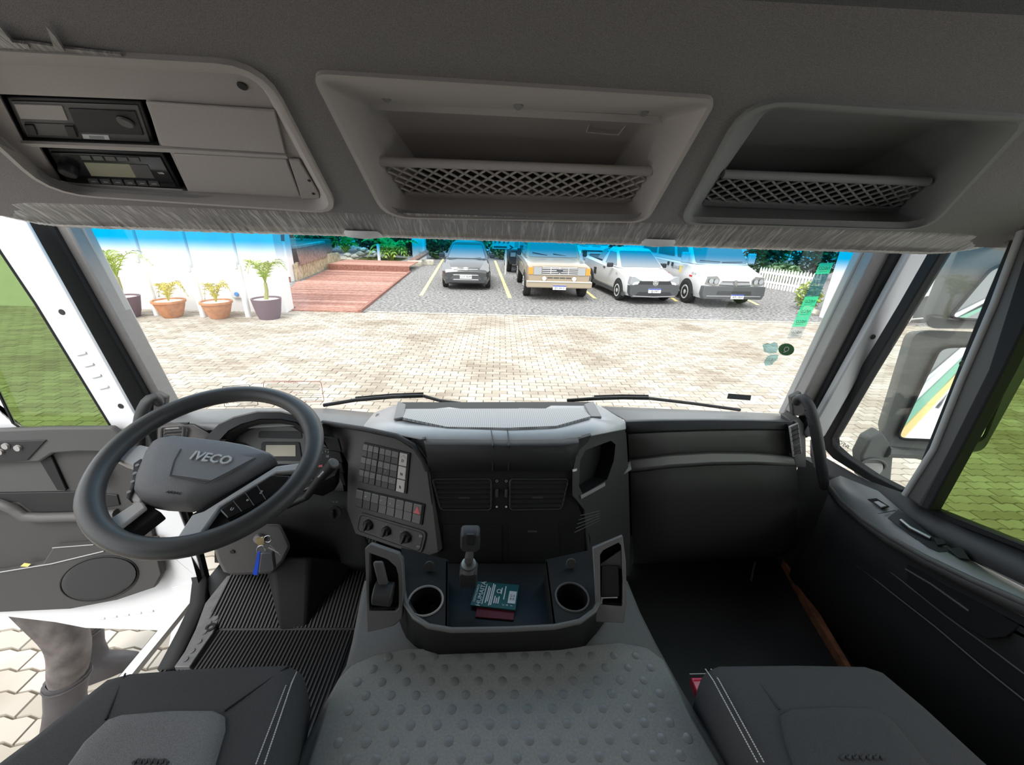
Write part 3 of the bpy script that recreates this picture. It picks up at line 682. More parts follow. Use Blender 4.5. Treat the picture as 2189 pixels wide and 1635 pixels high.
f_ = [wp(x, y, .017) for x, y in ((386, 957), (422, 961), (549, 980), (455, 1030), (362, 1018))]
MB().loft([f_, shr(f_, .97, .004)]).build('raised_facet', 'hub_skin', hub, ang=20)
a, c = wp(408, 973, .0225), wp(496, 986, .0225)
text('lettering', 'IVECO', (a+c)/2, c-a, EN.cross(c-a), .0205, 'letter_silver' if 'letter_silver' in MATS else mat('letter_silver', (.7, .7, .7), .35, metal=.4), hub, depth=.0015, bold=.0006)
text('lettering', 'AIRBAG', wp(372, 1053, .0135), c-a, EN.cross(c-a), .006, 'rubber', hub, depth=.0002)
def spoke(name, pts, m, d0=-.03, d1=-.008, parent=SW): return slab(name, [wp(x, y, d1) for x, y in pts], EN*(d0-d1), m, parent, bevel=.003)
spoke('spoke', [(236, 975), (262, 962), (300, 950), (352, 962), (325, 1000), (308, 1045), (300, 1075), (272, 1066), (296, 1000), (262, 988)], 'spoke_silver')
spoke('spoke', [(218, 1122), (302, 1068), (345, 1095), (262, 1158)], 'lower_black', -.05, -.025)
spoke('spoke_trim', [(216, 1120), (300, 1066), (312, 1084), (240, 1140)], 'spoke_silver', -.02, -.010)
spoke('spoke', [(596, 990), (650, 990), (660, 1000), (600, 1075), (480, 1130), (430, 1150), (385, 1160), (410, 1098)], 'lower_black', -.05, -.02)
spoke('spoke_trim', [(590, 996), (650, 988), (636, 1006), (590, 1010), (470, 1082), (428, 1142), (372, 1158), (410, 1100), (436, 1092)], 'spoke_silver', -.02, -.006)
sb = spoke('switch_bank', [(468, 1090), (580, 1015), (622, 1016), (600, 1052), (486, 1108)], 'black_gloss', -.02, -.003)
for t in (.27, .50, .72):
    p0, p1 = wp(468+112*t, 1090-75*t, -.002), wp(486+114*t, 1108-56*t, -.002)
    MB().tube([p0, p1], .0008, 5).build('key_gap', 'dash_grey', sb)
for t, s_ in ((.12, 'U'), (.42, 'o'), (.68, '||')):
    text('key_mark', s_, wp(482+113*t, 1096-66*t, -.002), c-a, EN.cross(c-a), .006, 'print_white', sb)
sb = spoke('switch_bank', [(284, 990), (302, 978), (304, 986), (290, 1035), (276, 1068), (268, 1062), (282, 1030)], 'dash_black', -.02, -.003)
for x, y in ((294, 995), (289, 1012), (284, 1030), (276, 1052)): MB().lathe([(0, .002), (.0035, .002), (.004, 0)], wp(x, y, -.003), EN, 10).build('key', 'print_grey', sb)
MB().tube([wp(386, 960, .0215), wp(372, 985, .0215), wp(363, 1017, .0215), wp(440, 1033, .0215), wp(545, 981, .0215)], .0012, 6).build('crease', 'dash_grey', hub)
# column shroud and base
CO = empty('steering_column', at(540, 1200, Y=.9), 'grey steering column cover under the wheel with black stalk', 'column')
MB().tube([WC-EN*.03, WC-EN*.12], [.05, .06], 16).build('collar', 'dash_grey', CO)
sh = [(452, 1158), (466, 1200), (478, 1222), (500, 1229), (582, 1226), (606, 1200), (622, 1168), (600, 1120), (470, 1120)]
MB().loft([[at(x, y, Y=.86) for x, y in sh], [at(x, y, Y=1.04) for x, y in sh]]).build('shroud', 'dash_grey', CO, bevel=.008)
MB().lathe([(0, .002), (.006, .002), (.007, 0)], at(497, 1179, Y=.859), (0, -1, 0), 12).build('screw_hole', 'black', CO)
MB().lathe([(0, .008), (.014, .008), (.015, 0)], at(556, 1150, Y=.859), (0, -1, 0), 16).build('ignition_lock', 'dull_metal', CO)
MB().tube([at(615, 1080, Y=.95), at(655, 1062, Y=.93), at(690, 1015, Y=.90), at(713, 990, Y=.885)], [.010, .010, .013, .0145], 12).build('stalk', 'black', CO, ang=50)
MB().lathe([(0, .004), (.012, .003), (.0145, 0)], at(713, 990, Y=.885), at(713, 990, Y=.885)-at(690, 1015, Y=.90), 16).build('stalk_cap', 'dash_grey', CO)
text('stalk_print', 'PUSH MODE', at(690, 1008, Y=.875)+Vector((0, -.012, 0)), at(712, 985, Y=.88)-at(680, 1022, Y=.90), (-.3, 0, 1), .004, 'print_white', CO)
slab('column_cover', [at(x, y, Y=Y) for x, y, Y in ((640, 1050, .98), (716, 1015, 1.0), (716, 1048, 1.0), (690, 1062, .98))], (0, .04, 0), 'black_gloss', CO, bevel=.004)
lo = [(520, 1225), (648, 1215), (700, 1190), (770, 1200), (660, 1345), (602, 1350)]
MB().loft([[at(580, 1190, Y=.96), at(660, 1190, Y=.96), at(760, 1200, Y=1.06), at(760, 1200, Y=1.2), at(560, 1190, Y=1.2)],
           [at(600, 1350, Z=FL), at(655, 1345, Z=FL), at(700, 1290, Z=FL), at(700, 1230, Z=FL), at(545, 1235, Z=FL)]]).build('column_base', 'lower_black', CO, bevel=.01)

# ------------------------------------------------------------------ engine cover with rubber pad
EC = empty('engine_cover', (0, 0.4, FL), 'grey engine hump between the seats topped by a studded rubber pad', 'engine cover')
mat('hump_grey', (0.11, 0.112, 0.112), .6, .4, bump=.3, bscale=900, var=.08, vscale=300)
mat('pad_rubber', (0.22, 0.225, 0.222), .62, .4, bump=.45, bscale=1000, var=.12, vscale=250)
mat('stud_rubber', (0.165, 0.17, 0.172), .35, .5)
ZT = 1.405
topo = [(775, 1235), (752, 1350), (735, 1415), (697, 1480), (640, 1590), (560, 1760), (1640, 1760), (1548, 1600), (1465, 1470), (1408, 1370), (1372, 1300), (1345, 1235)]
t1 = [at(x, y, Z=ZT) for x, y in topo]; cx = sum(t1, Vector())/len(t1)
def sc2(P, s, z): return [Vector((p.x*s, p.y, z)) for p in P]
MB().loft([sc2(t1, 1.05, FL), sc2(t1, 1.04, FL+.12), sc2(t1, 1.02, ZT-.05), sc2(t1, .99, ZT-.012), sc2(t1, .95, ZT)]).build('hump', 'hump_grey', EC, ang=60)
ZP = 1.42
po = [(560, 1800), (655, 1640), (680, 1560), (702, 1490), (722, 1450), (752, 1418), (800, 1397), (870, 1385), (960, 1386), (1240, 1380), (1330, 1372), (1385, 1382), (1420, 1408), (1445, 1455), (1480, 1530), (1545, 1640), (1640, 1800)]
p0 = [at(x, y, Z=ZP) for x, y in po]; pc_ = sum(p0, Vector())/len(p0)
def shk(P, d, z): return [Vector((p.x-(p.x-pc_.x)*d, p.y-(p.y-pc_.y)*d, z)) for p in P]
pad = MB().loft([shk(p0, 0, ZT-.01), shk(p0, 0, ZP-.005), shk(p0, .02, ZP)]).build('rubber_pad', 'pad_rubber', EC, ang=60)
MB().tube([p+Vector((0, 0, -.004)) for p in shk(p0, .012, ZP)], .0016, 5).build('pad_groove', 'black', pad)
sa, sb_ = at(949, 1429, Z=ZP), at(999, 1429, Z=ZP); sdx = (sb_-sa).length
sdy = abs(at(1052, 1482, Z=ZP).y-at(1050, 1426, Z=ZP).y)/2
mb = MB().lathe([(.0085, -.001), (.0085, .0005), (.0078, .0010), (0, .0010)], (0, 0, 0), n=14, cap0=False)
stud0 = mb.build('rubber_stud', 'stud_rubber', pad, ang=50)
def inside(p, P):
    c = False
    for i in range(len(P)):
        a, b = P[i-1], P[i]
        if (a.y > p.y) != (b.y > p.y) and p.x < (b.x-a.x)*(p.y-a.y)/(b.y-a.y)+a.x: c = not c
    return c
inner = shk(p0, .07, ZP); first = True
for r_ in range(-3, 16):
    for c_ in range(-9, 12):
        x = sa.x+(c_+(.5 if r_ % 2 else 0))*sdx; y = sa.y-r_*sdy
        p = Vector((x, y, ZP))
        if not inside(p, inner): continue
        q = Vector((x, y, ZP)); d = q-CAM_LOC; z = d.dot(FWD)
        if z < .1 or 817.5-FPX*d.dot(UPV)/z > 1690 or 817.5-FPX*d.dot(UPV)/z < 1385: continue
        if first: stud0.matrix_parent_inverse = WM(pad).inverted(); stud0.location = p; first = False
        else:
            o = stud0.copy(); COL.objects.link(o); o.location = p

# ------------------------------------------------------------------ lower console
LC = empty('centre_console', (0, .6, 1.42), 'black plastic tray console with two cup holders in front of the engine hump', 'console')
ZD = 1.50
def zq(pts, z): return [at(x, y, Z=z) for x, y in pts]
def circ(c, r, n=28): return [Vector((c.x+r*math.cos(2*math.pi*k/n), c.y+r*math.sin(2*math.pi*k/n), c.z)) for k in range(n)]
cups = []
for name, (cx_, cy_), (xa, xb), poly in (('l', (910, 1284), (875, 946), [(858, 1170), (958, 1196), (957, 1343), (915, 1336), (884, 1317), (866, 1290), (860, 1250)]),
                                         ('r', (1223, 1276), (1189, 1257), [(1166, 1196), (1278, 1172), (1292, 1240), (1286, 1272), (1270, 1303), (1240, 1326), (1184, 1340)])):
    c = at(cx_, cy_, Z=ZD); r_ = (at(xb, cy_, Z=ZD)-at(xa, cy_, Z=ZD)).length/2
    v, f = holed(zq(poly, ZD), [circ(c, r_)], (0, 0, -.004))
    dk = mesh_obj('deck', v, f, 'lower_black', LC)
    MB().lathe([(r_, .0005), (r_*.95, -.06), (0.0, -.062)], c, (0, 0, 1), 28, cap0=False).build('cup_holder', 'black', LC, ang=50)
    MB().tube(circ(c+Vector((0, 0, .001)), r_*1.03), .0025, 6, closed=True).build('cup_rim', 'pillar_grey' if name == 'l' else 'dash_grey', LC)
    MB().lathe([(.012, 0), (.011, .004), (.0, .004)], c+Vector((-.005 if name == 'l' else .01, .085, .012)), (0, -1, .4), 16).build('power_socket', 'dash_grey', LC)
c = at(926, 1302, Z=ZD-.055)
MB().lathe([(.008, 0), (.008, .004), (.004, .004), (.004, .001)], c, (0, 0, 1), 14).build('rubber_washer', 'dash_grey', LC)
ZF = 1.432
slab('tray_floor', zq([(945, 1205), (1180, 1205), (1200, 1380), (940, 1380)], ZF), (0, 0, -.01), 'black', LC)
for a, b_ in (((957, 1200), (956, 1345)), ((1166, 1200), (1184, 1340))):
    t0, t1_ = at(*a, Z=ZD), at(*b_, Z=ZD)
    MB().prism([t0, t1_, Vector((t1_.x, t1_.y, ZF)), Vector((t0.x, t0.y, ZF))], (.004 if a[0] > 1000 else -.004, 0, 0)).build('tray_wall', 'lower_black', LC)
rimt = [(861, 1236), (862, 1262), (868, 1292), (886, 1319), (916, 1338), (965, 1347), (1085, 1345), (1185, 1340), (1240, 1328), (1271, 1305), (1288, 1272), (1293, 1245), (1294, 1225)]
rimb = [(852, 1322), (858, 1340), (868, 1362), (885, 1380), (908, 1394), (936, 1403), (1085, 1398), (1200, 1393), (1246, 1386), (1276, 1352), (1290, 1332), (1298, 1322), (1302, 1310)]
MB().grid([zq(rimt, ZD+.004), [p+Vector((0, -.004, -.012)) for p in zq(rimt, ZD+.004)], zq(rimb, 1.412)]).build('front_wall', 'lower_black', LC, solid=.01, ang=60)
MB().tube([at(858, 1190, Z=ZD+.02), at(860, 1215, Z=ZD+.012)]+zq(rimt, ZD+.003)+[at(1290, 1200, Z=ZD+.015), at(1278, 1182, Z=ZD+.02)], .0055, 8).build('rim_bead', 'pod_grey', LC, ang=70)
# left pod with parking brake lever
PL = plane3(at(790, 1170, Y=.685), at(858, 1196, Y=.675), at(790, 1345, Y=.605))
def pp(x, y, d=0.0): return at(x, y, pl=off(PL, d))
hole = [pp(x, y) for x, y in ((789, 1182), (828, 1196), (846, 1212), (851, 1230), (852, 1300), (845, 1306), (789, 1306))]
v, f = holed([pp(x, y) for x, y in ((780, 1172), (791, 1163), (852, 1184), (860, 1200), (863, 1260), (860, 1322), (842, 1338), (786, 1352))], [hole], -PL[1]*.02)
pod = mesh_obj('brake_pod', v, f, mat('pod_grey', (.135, .133, .13), .45, .45), LC, bevel=.002)
MB().loft([[p-PL[1]*.002 for p in hole], [p-PL[1]*.045 for p in hole]], cap0=False).build('pod_well', 'lower_black', pod)
dr = MB().tube([pp(800, 1266, .004), pp(840, 1270, .004)], .024, 20).build('lever_drum', 'dash_black', pod, bevel=.003)
lv = [pp(798, 1200, .035), pp(818, 1200, .035), pp(830, 1248, .02), pp(810, 1248, .02)]
MB().loft([[p+PL[1]*.008 for p in lv], [p-PL[1]*.008 for p in lv]]).build('brake_lever', 'dash_grey', pod, bevel=.004)
# right pod with open pocket
PR = plane3(at(1275, 1183, Y=.69), at(1332, 1148, Y=.70), at(1335, 1330, Y=.605))
def pr(x, y, d=0.0): return at(x, y, pl=off(PR, d))
hole = [pr(x, y) for x, y in ((1283, 1186), (1290, 1176), (1322, 1160), (1328, 1166), (1331, 1240), (1331, 1296), (1284, 1292))]
v, f = holed([pr(x, y) for x, y in ((1266, 1172), (1331, 1145), (1338, 1200), (1340, 1290), (1334, 1332), (1274, 1330), (1271, 1250))], [hole], -PR[1]*.02)
pod = mesh_obj('pocket_pod', v, f, 'pod_grey', LC, bevel=.002)
MB().loft([[p-PR[1]*.001 for p in hole], [p-PR[1]*.05 for p in hole]], cap0=False).build('pod_well', 'lower_black', pod)
slab('pod_shelf', [pr(x, y, -.015) for x, y in ((1283, 1206), (1328, 1176), (1330, 1216), (1284, 1210))], -PR[1]*.01, 'dash_grey', pod)
slab('blank_switch', rquad([pr(x, y, -.012) for x, y in ((1286, 1208), (1322, 1208), (1324, 1275), (1284, 1275))], .15), PR[1]*.003, 'black', pod, bevel=.001)
MB().tube([pr(1286, 1290, -.002), pr(1286, 1278, -.002), pr(1320, 1277, -.002)], .0014, 5).build('shelf_edge', 'print_grey', pod)
tag(LC, LC['label'])
# jointed handle in front of the drawers
JL = empty('jointed_handle', at(1002, 1250, Y=.70), 'black jointed lever with ribbed collar standing in the console tray', 'lever')
k0 = [at(x, y, Y=.70) for x, y in ((984, 1134), (1026, 1134), (1026, 1176), (984, 1176))]
MB().loft([rquad([p+Vector((0, .018, 0)) for p in k0], .25), rquad(k0, .25), rquad([p*.84+sum(k0, Vector())/4*.16+Vector((0, -.010, 0)) for p in k0], .25)]).build('knob', 'dash_black', JL, ang=50, bevel=.002)
slab('knob_inset', [at(x, y, Y=.684) for x, y in ((998, 1143), (1013, 1143), (1013, 1166), (998, 1166))], (0, .004, 0), 'black', JL)
MB().tube([at(1005, 1174, Y=.70), at(1003, 1190, Y=.69), at(1002, 1200, Y=.69)], [.008, .010, .010], 14).build('neck', 'dash_grey', JL)
MB().lathe([(.011, -.004), (.0165, -.003), (.0165, .003), (.011, .004)], at(1002, 1206, Y=.69), (0, -.2, 1), 20).build('collar', 'dull_metal', JL)
MB().tube([at(1002, 1208, Y=.69), at(1001, 1222, Y=.685)], [.012, .017], 14).build('cone', 'dash_grey', JL)
k0 = [at(x, y, Y=.68) for x, y in ((981, 1222), (1021, 1222), (1019, 1252), (983, 1254))]
MB().loft([rquad([p+Vector((0, .03, 0)) for p in k0], .2), rquad(k0, .2), rquad([p*.9+sum(k0, Vector())/4*.1+Vector((0, -.006, 0)) for p in k0], .2)]).build('body', 'dash_black', JL, ang=50, bevel=.002)
# booklets lying in the tray
mat('booklet_green', (0.012, 0.085, 0.075), .35, .5); mat('booklet_red', (0.14, 0.008, 0.02), .5)
RB = tag(slab('booklet', zq([(1026, 1262), (1104, 1268), (1098, 1325), (1016, 1318)], ZF+.004), (0, 0, -.0035), 'booklet_red', None, bevel=.0005),
         'dark red booklet lying under the green one in the console tray', 'booklet')
GB = empty('booklet', at(1058, 1275, Z=ZF+.01), 'green booklet with white lettering lying in the console tray', 'booklet')
GQ = [at(1021, 1242, Z=ZF+.012), at(1110, 1250, Z=ZF+.012), at(1102, 1304, Z=ZF+.010), at(1005, 1293, Z=ZF+.010)]
slab('cover', GQ, (0, 0, -.005), 'booklet_green', GB, bevel=.0008)
def gq(u, v): return bil(GQ, u, v)+Vector((0, 0, .0008))
ex = gq(.2, .1)-gq(.2, .9); ey = gq(.1, .5)-gq(.3, .5)
def gtext(s, u, sz, v=.5): return text('lettering', s, gq(u, v), ex, ey, sz, 'print_white', GB, depth=.0001)
gtext('HUMAITÁ', .17, .0112); gtext('DESPACHANTE', .06, .0050)
def gline(u, v0, v1, w=.0016): MB().prism([gq(u-w*8, v0), gq(u+w*8, v0), gq(u+w*8, v1), gq(u-w*8, v1)], (0, 0, .0003)).build('print_line', 'print_white', GB)
gline(.245, .10, .92, .0012)
for u, v0, v1 in ((.31, .18, .86), (.35, .24, .80), (.40, .06, .95), (.44, .10, .92), (.50, .55, .84), (.545, .62, .84), (.59, .56, .84), (.62, .20, .46), (.70, .12, .66)): gline(u, v0, v1)
for u, s_ in ((.72, 'C'), (.80, 'B'), (.90, 'F')): gtext(s_, u, .0050, .86)
MB().lathe([(.006, .0003), (.004, .0003), (.004, 0), (.006, 0)], gq(.56, .35), (0, 0, 1), 16, False, False).build('seal_mark', 'print_white', GB)
st = slab('paper_label', [gq(.80, .30), gq(.97, .30), gq(.97, .78), gq(.80, .78)], (0, 0, .0004), 'print_white', GB)
text('label_print', '08 07', gq(.86, .55)+Vector((0, 0, .0005)), ex, ey, .005, 'black', st, depth=.0001)
text('label_print', '08 06', gq(.92, .55)+Vector((0, 0, .0005)), ex, ey, .005, 'black', st, depth=.0001)

# ------------------------------------------------------------------ seats
mat('seat_cloth', (0.060, 0.060, 0.063), .85, .25, bump=.5, bscale=1300, var=.18, vscale=700)
mat('seat_insert', (0.18, 0.18, 0.185), .85, .25, bump=.8, bscale=900, var=.25, vscale=800)
mat('thread', (0.55, 0.55, 0.55), .7)
def seat(name, label, out, ins, st_a, st_b, zs, ins_m, cloth):
    root = empty(name, sum(zq(out, zs), Vector())/len(out)+Vector((0, 0, -.4)), label, 'seat')
    P = zq(out, zs); c = sum(P, Vector())/len(P)
    def lv_(s, z): return [Vector((c.x+(p.x-c.x)*s, c.y+(p.y-c.y)*s, z)) for p in P]
    MB().loft([lv_(.93, zs-.16), lv_(.99, zs-.13), lv_(1.0, zs-.06), lv_(.995, zs-.03), lv_(.975, zs-.010), lv_(.945, zs+.001), lv_(.85, zs+.006)]).build('cushion', cloth, root, ang=75)
    I = zq(ins, zs+.008); ci = sum(I, Vector())/len(I)
    def li(s, z): return [Vector((ci.x+(p.x-ci.x)*s, ci.y+(p.y-ci.y)*s, z)) for p in I]
    MB().loft([li(1.015, zs-.01), li(1.01, zs+.004), li(.985, zs+.013), li(.93, zs+.017), li(.7, zs+.018)]).build('centre_panel', ins_m, root, ang=75)
    MB().loft([lv_(.62, FL), lv_(.70, zs-.14)]).build('plinth', 'black', root)
    for (x0, y0), (x1, y1) in (st_a, st_b):
        a, b = at(x0, y0, Z=zs-.004), at(x1, y1, Z=zs+.002)
        n = 46; th = MB()
        for k in range(n):
            t0, t1_ = k/n, (k+.62)/n
            if k % 1 == 0: th.tube([a.lerp(b, t0)+Vector((0, 0, .006*min(1, 6*t0))), a.lerp(b, t1_)+Vector((0, 0, .006*min(1, 6*t1_)))], .0011, 5)
        o = th.build('stitching', 'thread', root); o['kind'] = 'stuff'; o['label'] = 'white thread stitching'
    return root, lv_, li
ds = seat('driver_chair', 'dark grey cloth seat cushion on the driver side behind the steering wheel', [(645, 1426), (628, 1417), (450, 1423), (275, 1436), (225, 1449), (160, 1499), (60, 1578), (0, 1622), (-110, 1705), (-140, 1840), (570, 1840), (602, 1640), (626, 1530)],
     [(232, 1541), (262, 1531), (370, 1522), (458, 1522), (480, 1532), (481, 1560), (462, 1625), (440, 1700), (400, 1830), (30, 1830), (110, 1690), (180, 1590)],
     ((634, 1436), (566, 1640)), ((622, 1444), (548, 1640)), 1.5, 'seat_insert', 'seat_cloth')
ps = seat('passenger_chair', 'dark grey cloth seat cushion on the passenger side with white double stitching', [(1505, 1428), (1522, 1419), (1700, 1417), (1850, 1420), (1890, 1433), (1985, 1512), (2112, 1628), (2230, 1730), (2260, 1850), (1700, 1850), (1630, 1640), (1565, 1535)],
     [(1667, 1530), (1690, 1519), (1790, 1514), (1870, 1518), (1905, 1540), (1985, 1640), (2080, 1760), (2110, 1830), (1770, 1830), (1720, 1700), (1680, 1590)],
     ((1508, 1430), (1618, 1636)), ((1520, 1430), (1632, 1636)), 1.5, 'seat_cloth', 'seat_cloth')
for root, segs in ((ds[0], [((268, 1440), (226, 1538)), ((620, 1422), (480, 1520))]), (ps[0], [((1608, 1440), (1666, 1516)), ((1800, 1840), (1800, 1850))])):
    for (x0, y0), (x1, y1) in segs:
        a, b = at(x0, y0, Z=1.503), at(x1, y1, Z=1.507)
        if y0 < 1700: MB().tube([a.lerp(b, k/6)+Vector((0, 0, .0005)) for k in range(7)], .0016, 5).build('seam', 'black', root)
# embossed squiggle on each centre panel
for root, x0, x1, y in ((ds[0], 285, 360, 1628), (ps[0], 1795, 1890, 1618)):
    pts = [at(x0+(x1-x0)*k/24, y+5*math.sin(k*1.7), Z=1.5185) for k in range(25)]
    MB().tube(pts, .0022, 5).build('embossed_pattern', 'seat_cloth', root)
mat('buckle_red', (0.9, 0.02, 0.08), .25, .6, coat=.5)
BK = empty('belt_buckle', at(1495, 1470, Z=1.36), 'red seat belt buckle tucked beside the passenger seat', 'buckle')
slab('button', zq([(1476, 1447), (1512, 1447), (1522, 1482), (1490, 1482)], 1.36), (0, 0, -.02), 'buckle_red', BK, bevel=.003)
slab('stalk', zq([(1490, 1484), (1522, 1483), (1552, 1560), (1530, 1560)], 1.35), (0, 0, -.02), 'buckle_red', BK, bevel=.003)
MB().tube([at(1474, 1442, Z=1.37), at(1512, 1441, Z=1.37)], .002, 5).build('chrome_edge', 'metal', BK)
mat('night_blue', (0.03, 0.03, 0.07), .4, .5)
slab('belt_buckle', rquad([at(x, y, Z=1.25) for x, y in ((618, 1534), (634, 1530), (632, 1552), (618, 1556))], .25), (0, 0, -.03), 'night_blue', None, bevel=.004)
tag(bpy.data.objects['belt_buckle.001'], 'dark blue buckle end in the gap beside the driver seat', 'buckle')

# ------------------------------------------------------------------ floor mat, tread plate
FM = empty('floor_mat', (-.75, .8, FL), 'black ribbed rubber mat in the driver footwell', 'mat')
mat('rib_rubber', (0.05, 0.05, 0.052), .6, .4)
slab('mat_base', [Vector((-1.02, .40, FL+.004)), Vector((-.47, .40, FL+.004)), Vector((-.47, .905, FL+.004)), Vector((-.96, .905, FL+.004))], (0, 0, -.004), 'black', FM)
slab('kick_base', [Vector((-.95, .905, FL+.004)), Vector((-.47, .905, FL+.004)), Vector((-.47, 1.30, FL+.16)), Vector((-.90, 1.30, FL+.16))], (0, .005, -.004), 'black', FM)
rb = MB()
for k in range(46):
    x = -1.0+k*.0115
    rb.prism([Vector((x, .42, FL+.004)), Vector((x+.006, .42, FL+.004)), Vector((x+.005, .42, FL+.008)), Vector((x+.001, .42, FL+.008))], (.03 if k < 4 else 0, .482, 0))
o = rb.build('ribs', 'rib_rubber', FM); o['kind'] = 'stuff'
rb = MB()
for k in range(41):
    x = -.94+k*.0115
    rb.prism([Vector((x, .91, FL+.006)), Vector((x+.006, .91, FL+.006)), Vector((x+.005, .908, FL+.011)), Vector((x+.001, .908, FL+.011))], (.01, .39, .155))
o = rb.build('ribs', 'rib_rubber', FM); o['kind'] = 'stuff'
mat('tread_grey', (0.13, 0.13, 0.135), .5, .5, var=.15, vscale=40)
ZTp = FL+.02
TP = empty('tread_plate', at(430, 1350, Z=ZTp), 'grey entry tread plate with round bumps along the driver door opening', 'tread plate')
slab('plate', zq([(486, 1230), (502, 1230), (478, 1300), (455, 1352), (432, 1385), (405, 1425), (372, 1425), (395, 1392), (418, 1345), (438, 1290), (452, 1272)], ZTp), (0, 0, -.02), 'tread_grey', TP, bevel=.002)
for x, y in ((489, 1242), (484, 1260), (478, 1280), (462, 1290), (470, 1300), (455, 1310), (461, 1322), (446, 1332), (436, 1352), (425, 1372), (410, 1392), (396, 1410)):
    MB().lathe([(.0085, 0), (.0078, .003), (0, .0033)], at(x, y, Z=ZTp), (0, 0, 1), 14, cap0=False).build('bump', 'tread_grey', TP, ang=50)
MB().lathe([(.015, .0), (.014, .003), (.007, .003), (.006, -.002), (0, -.002)], at(450, 1341, Z=ZTp), (0, 0, 1), 18, cap0=False).build('plug', 'black', TP)
# door opening edges of the cab
struct(MB().grid([zq([(405, 1090), (425, 1180), (440, 1240), (436, 1290), (412, 1345), (372, 1425)], ZTp), [p+Vector((-.05, 0, -.01)) for p in zq([(405, 1090), (425, 1180), (440, 1240), (436, 1290), (412, 1345), (372, 1425)], ZTp)]]).build('trim_9', 'rubber', solid=.02))
struct(slab('wall_left', [Vector((-1.10, .55, FL-.04)), Vector((-1.10, 1.05, FL-.04)), Vector((-1.10, 1.05, FL-.02)), Vector((-1.10, .55, FL-.02))], (.03, 0, 0), 'white_paint'))
slab('trim_10', [at(x, y, Y=Y) for x, y, Y in ((290, 905, 1.17), (340, 905, 1.17), (415, 1140, 1.13), (440, 1240, 1.10), (470, 1240, 1.15), (440, 1300, 1.0), (425, 1250, 1.07), (395, 1140, 1.12))], (0, .02, 0), 'rubber')['kind'] = 'structure'

# ------------------------------------------------------------------ grab handles
for nm, pts, lb in (('l', [(345, 868, 1.12), (328, 842, 1.10), (312, 858, 1.09), (300, 890, 1.085), (294, 930, 1.08), (300, 990, 1.08)], 'black grab handle on the left windshield pillar'),
                    ('r', [(1700, 866, 1.13), (1708, 846, 1.12), (1724, 850, 1.10), (1738, 890, 1.07), (1750, 950, 1.05), (1758, 1010, 1.04), (1762, 1050, 1.05)], 'tall black grab handle on the right windshield pillar')):
    g = empty('grab_handle', at(*pts[1][:2], Y=1.1), lb, 'handle')
    MB().tube([at(x, y, Y=Y) for x, y, Y in pts], .0165, 12).build('grip', 'dash_black', g, ang=70, sub=1)
    s_ = 1 if nm == 'r' else -1
    x0 = 1706 if nm == 'r' else 340
    slab('mount', [at(x0-14*s_, 850, Y=1.14), at(x0+8*s_, 838, Y=1.14), at(x0+14*s_, 880, Y=1.14), at(x0-10*s_, 890, Y=1.14)], (0, .02, 0), 'dash_grey', g, bevel=.004)
    if nm == 'r':
        for k in range(7): MB().lathe([(.004, 0), (.003, .003), (0, .003)], at(1722+4.5*k, 876+17*k, Y=1.06), (-1, -.6, 0), 8).build('grip_stud', 'black', g)

# ------------------------------------------------------------------ wipers
for nm, bl, ar, lb in (('l', [(692, 866), (760, 855), (840, 848), (905, 846)], [(905, 846), (940, 856), (985, 862)], 'black wiper blade resting in front of the steering wheel side'),
                       ('r', [(1212, 856), (1270, 852), (1330, 850), (1386, 851)], [(1386, 851), (1480, 862), (1582, 876)], 'black wiper blade resting in front of the passenger side')):
    w = empty('wiper', at(*bl[1], Y=1.31), lb, 'wiper')
    MB().tube([at(x, y, Y=1.31) for x, y in bl], .0065, 6).build('blade', 'black', w)
    MB().tube([at(x, y-5, Y=1.325) for x, y in bl[1:]], .004, 6).build('bracket', 'rubber', w)
    MB().tube([at(x, y, Y=1.335) for x, y in ar], .006, 6).build('arm', 'dash_grey', w)

# ------------------------------------------------------------------ left door, swung open in front of the pillar
YD = 1.10
LD = empty('cab_door', at(300, 1250, Y=YD), 'open white driver door with dark trim panel, speaker and green tinted window', 'door')
def ld(x, y, d=0.0): return at(x, y, Y=YD-d)
def lds(name, pts, d0, d1, m, parent=LD, bevel=.002, r=0, **k):
    P = [ld(x, y, d0) for x, y in pts]
    if r: P = rquad(P, r)
    return MB().prism(P, (0, d0-d1, 0)).build(name, m, parent, bevel=bevel, **k)
glass_px = [(-90, 380), (0, 536), (76, 649), (236, 910), (232, 914), (42, 914), (28, 904), (0, 845), (-60, 720), (-140, 520)]
frame_px = [(-160, 330), (20, 425), (30, 428), (284, 880), (330, 960), (420, 1190), (436, 1245), (390, 1345), (372, 1386), (360, 1382), (366, 1348), (180, 1342), (118, 1330), (0, 1316), (-220, 1316), (-220, 700), (-190, 330)]
v, f = holed([ld(x, y, 0) for x, y in frame_px], [[ld(x, y, 0) for x, y in glass_px]], (0, .008, 0))
fr = mesh_obj('door_shell', v, f, 'white_paint', LD, bevel=.002); 
for x, y in ((132, 667), (258, 868), (397, 1258)): MB().lathe([(0, .001), (.0075, .001), (.008, 0)], ld(x, y, .0005), (0, -1, 0), 12).build('screw_hole', 'black', fr)
for k in range(4): MB().box(ld(222-16*k, 828-24*k, .001), (.03, .004, .008), Euler((0, R(-14), 0))).build('pressed_rib', 'white_paint', fr, bevel=.002)
for k in range(5): MB().box(ld(216+26*k, 1322-4*k, .001), (.028, .004, .010), Euler((0, R(-6), 0))).build('pressed_rib', 'white_paint', fr, bevel=.002)
slab('latch_plate', rquad([ld(x, y, .002) for x, y in ((368, 1254), (420, 1243), (424, 1285), (376, 1282))], .15), (0, -.003, 0), 'white_paint', fr, bevel=.001)
lds('window_glass', glass_px, -.012, -.016, 'green_glass', bevel=0)
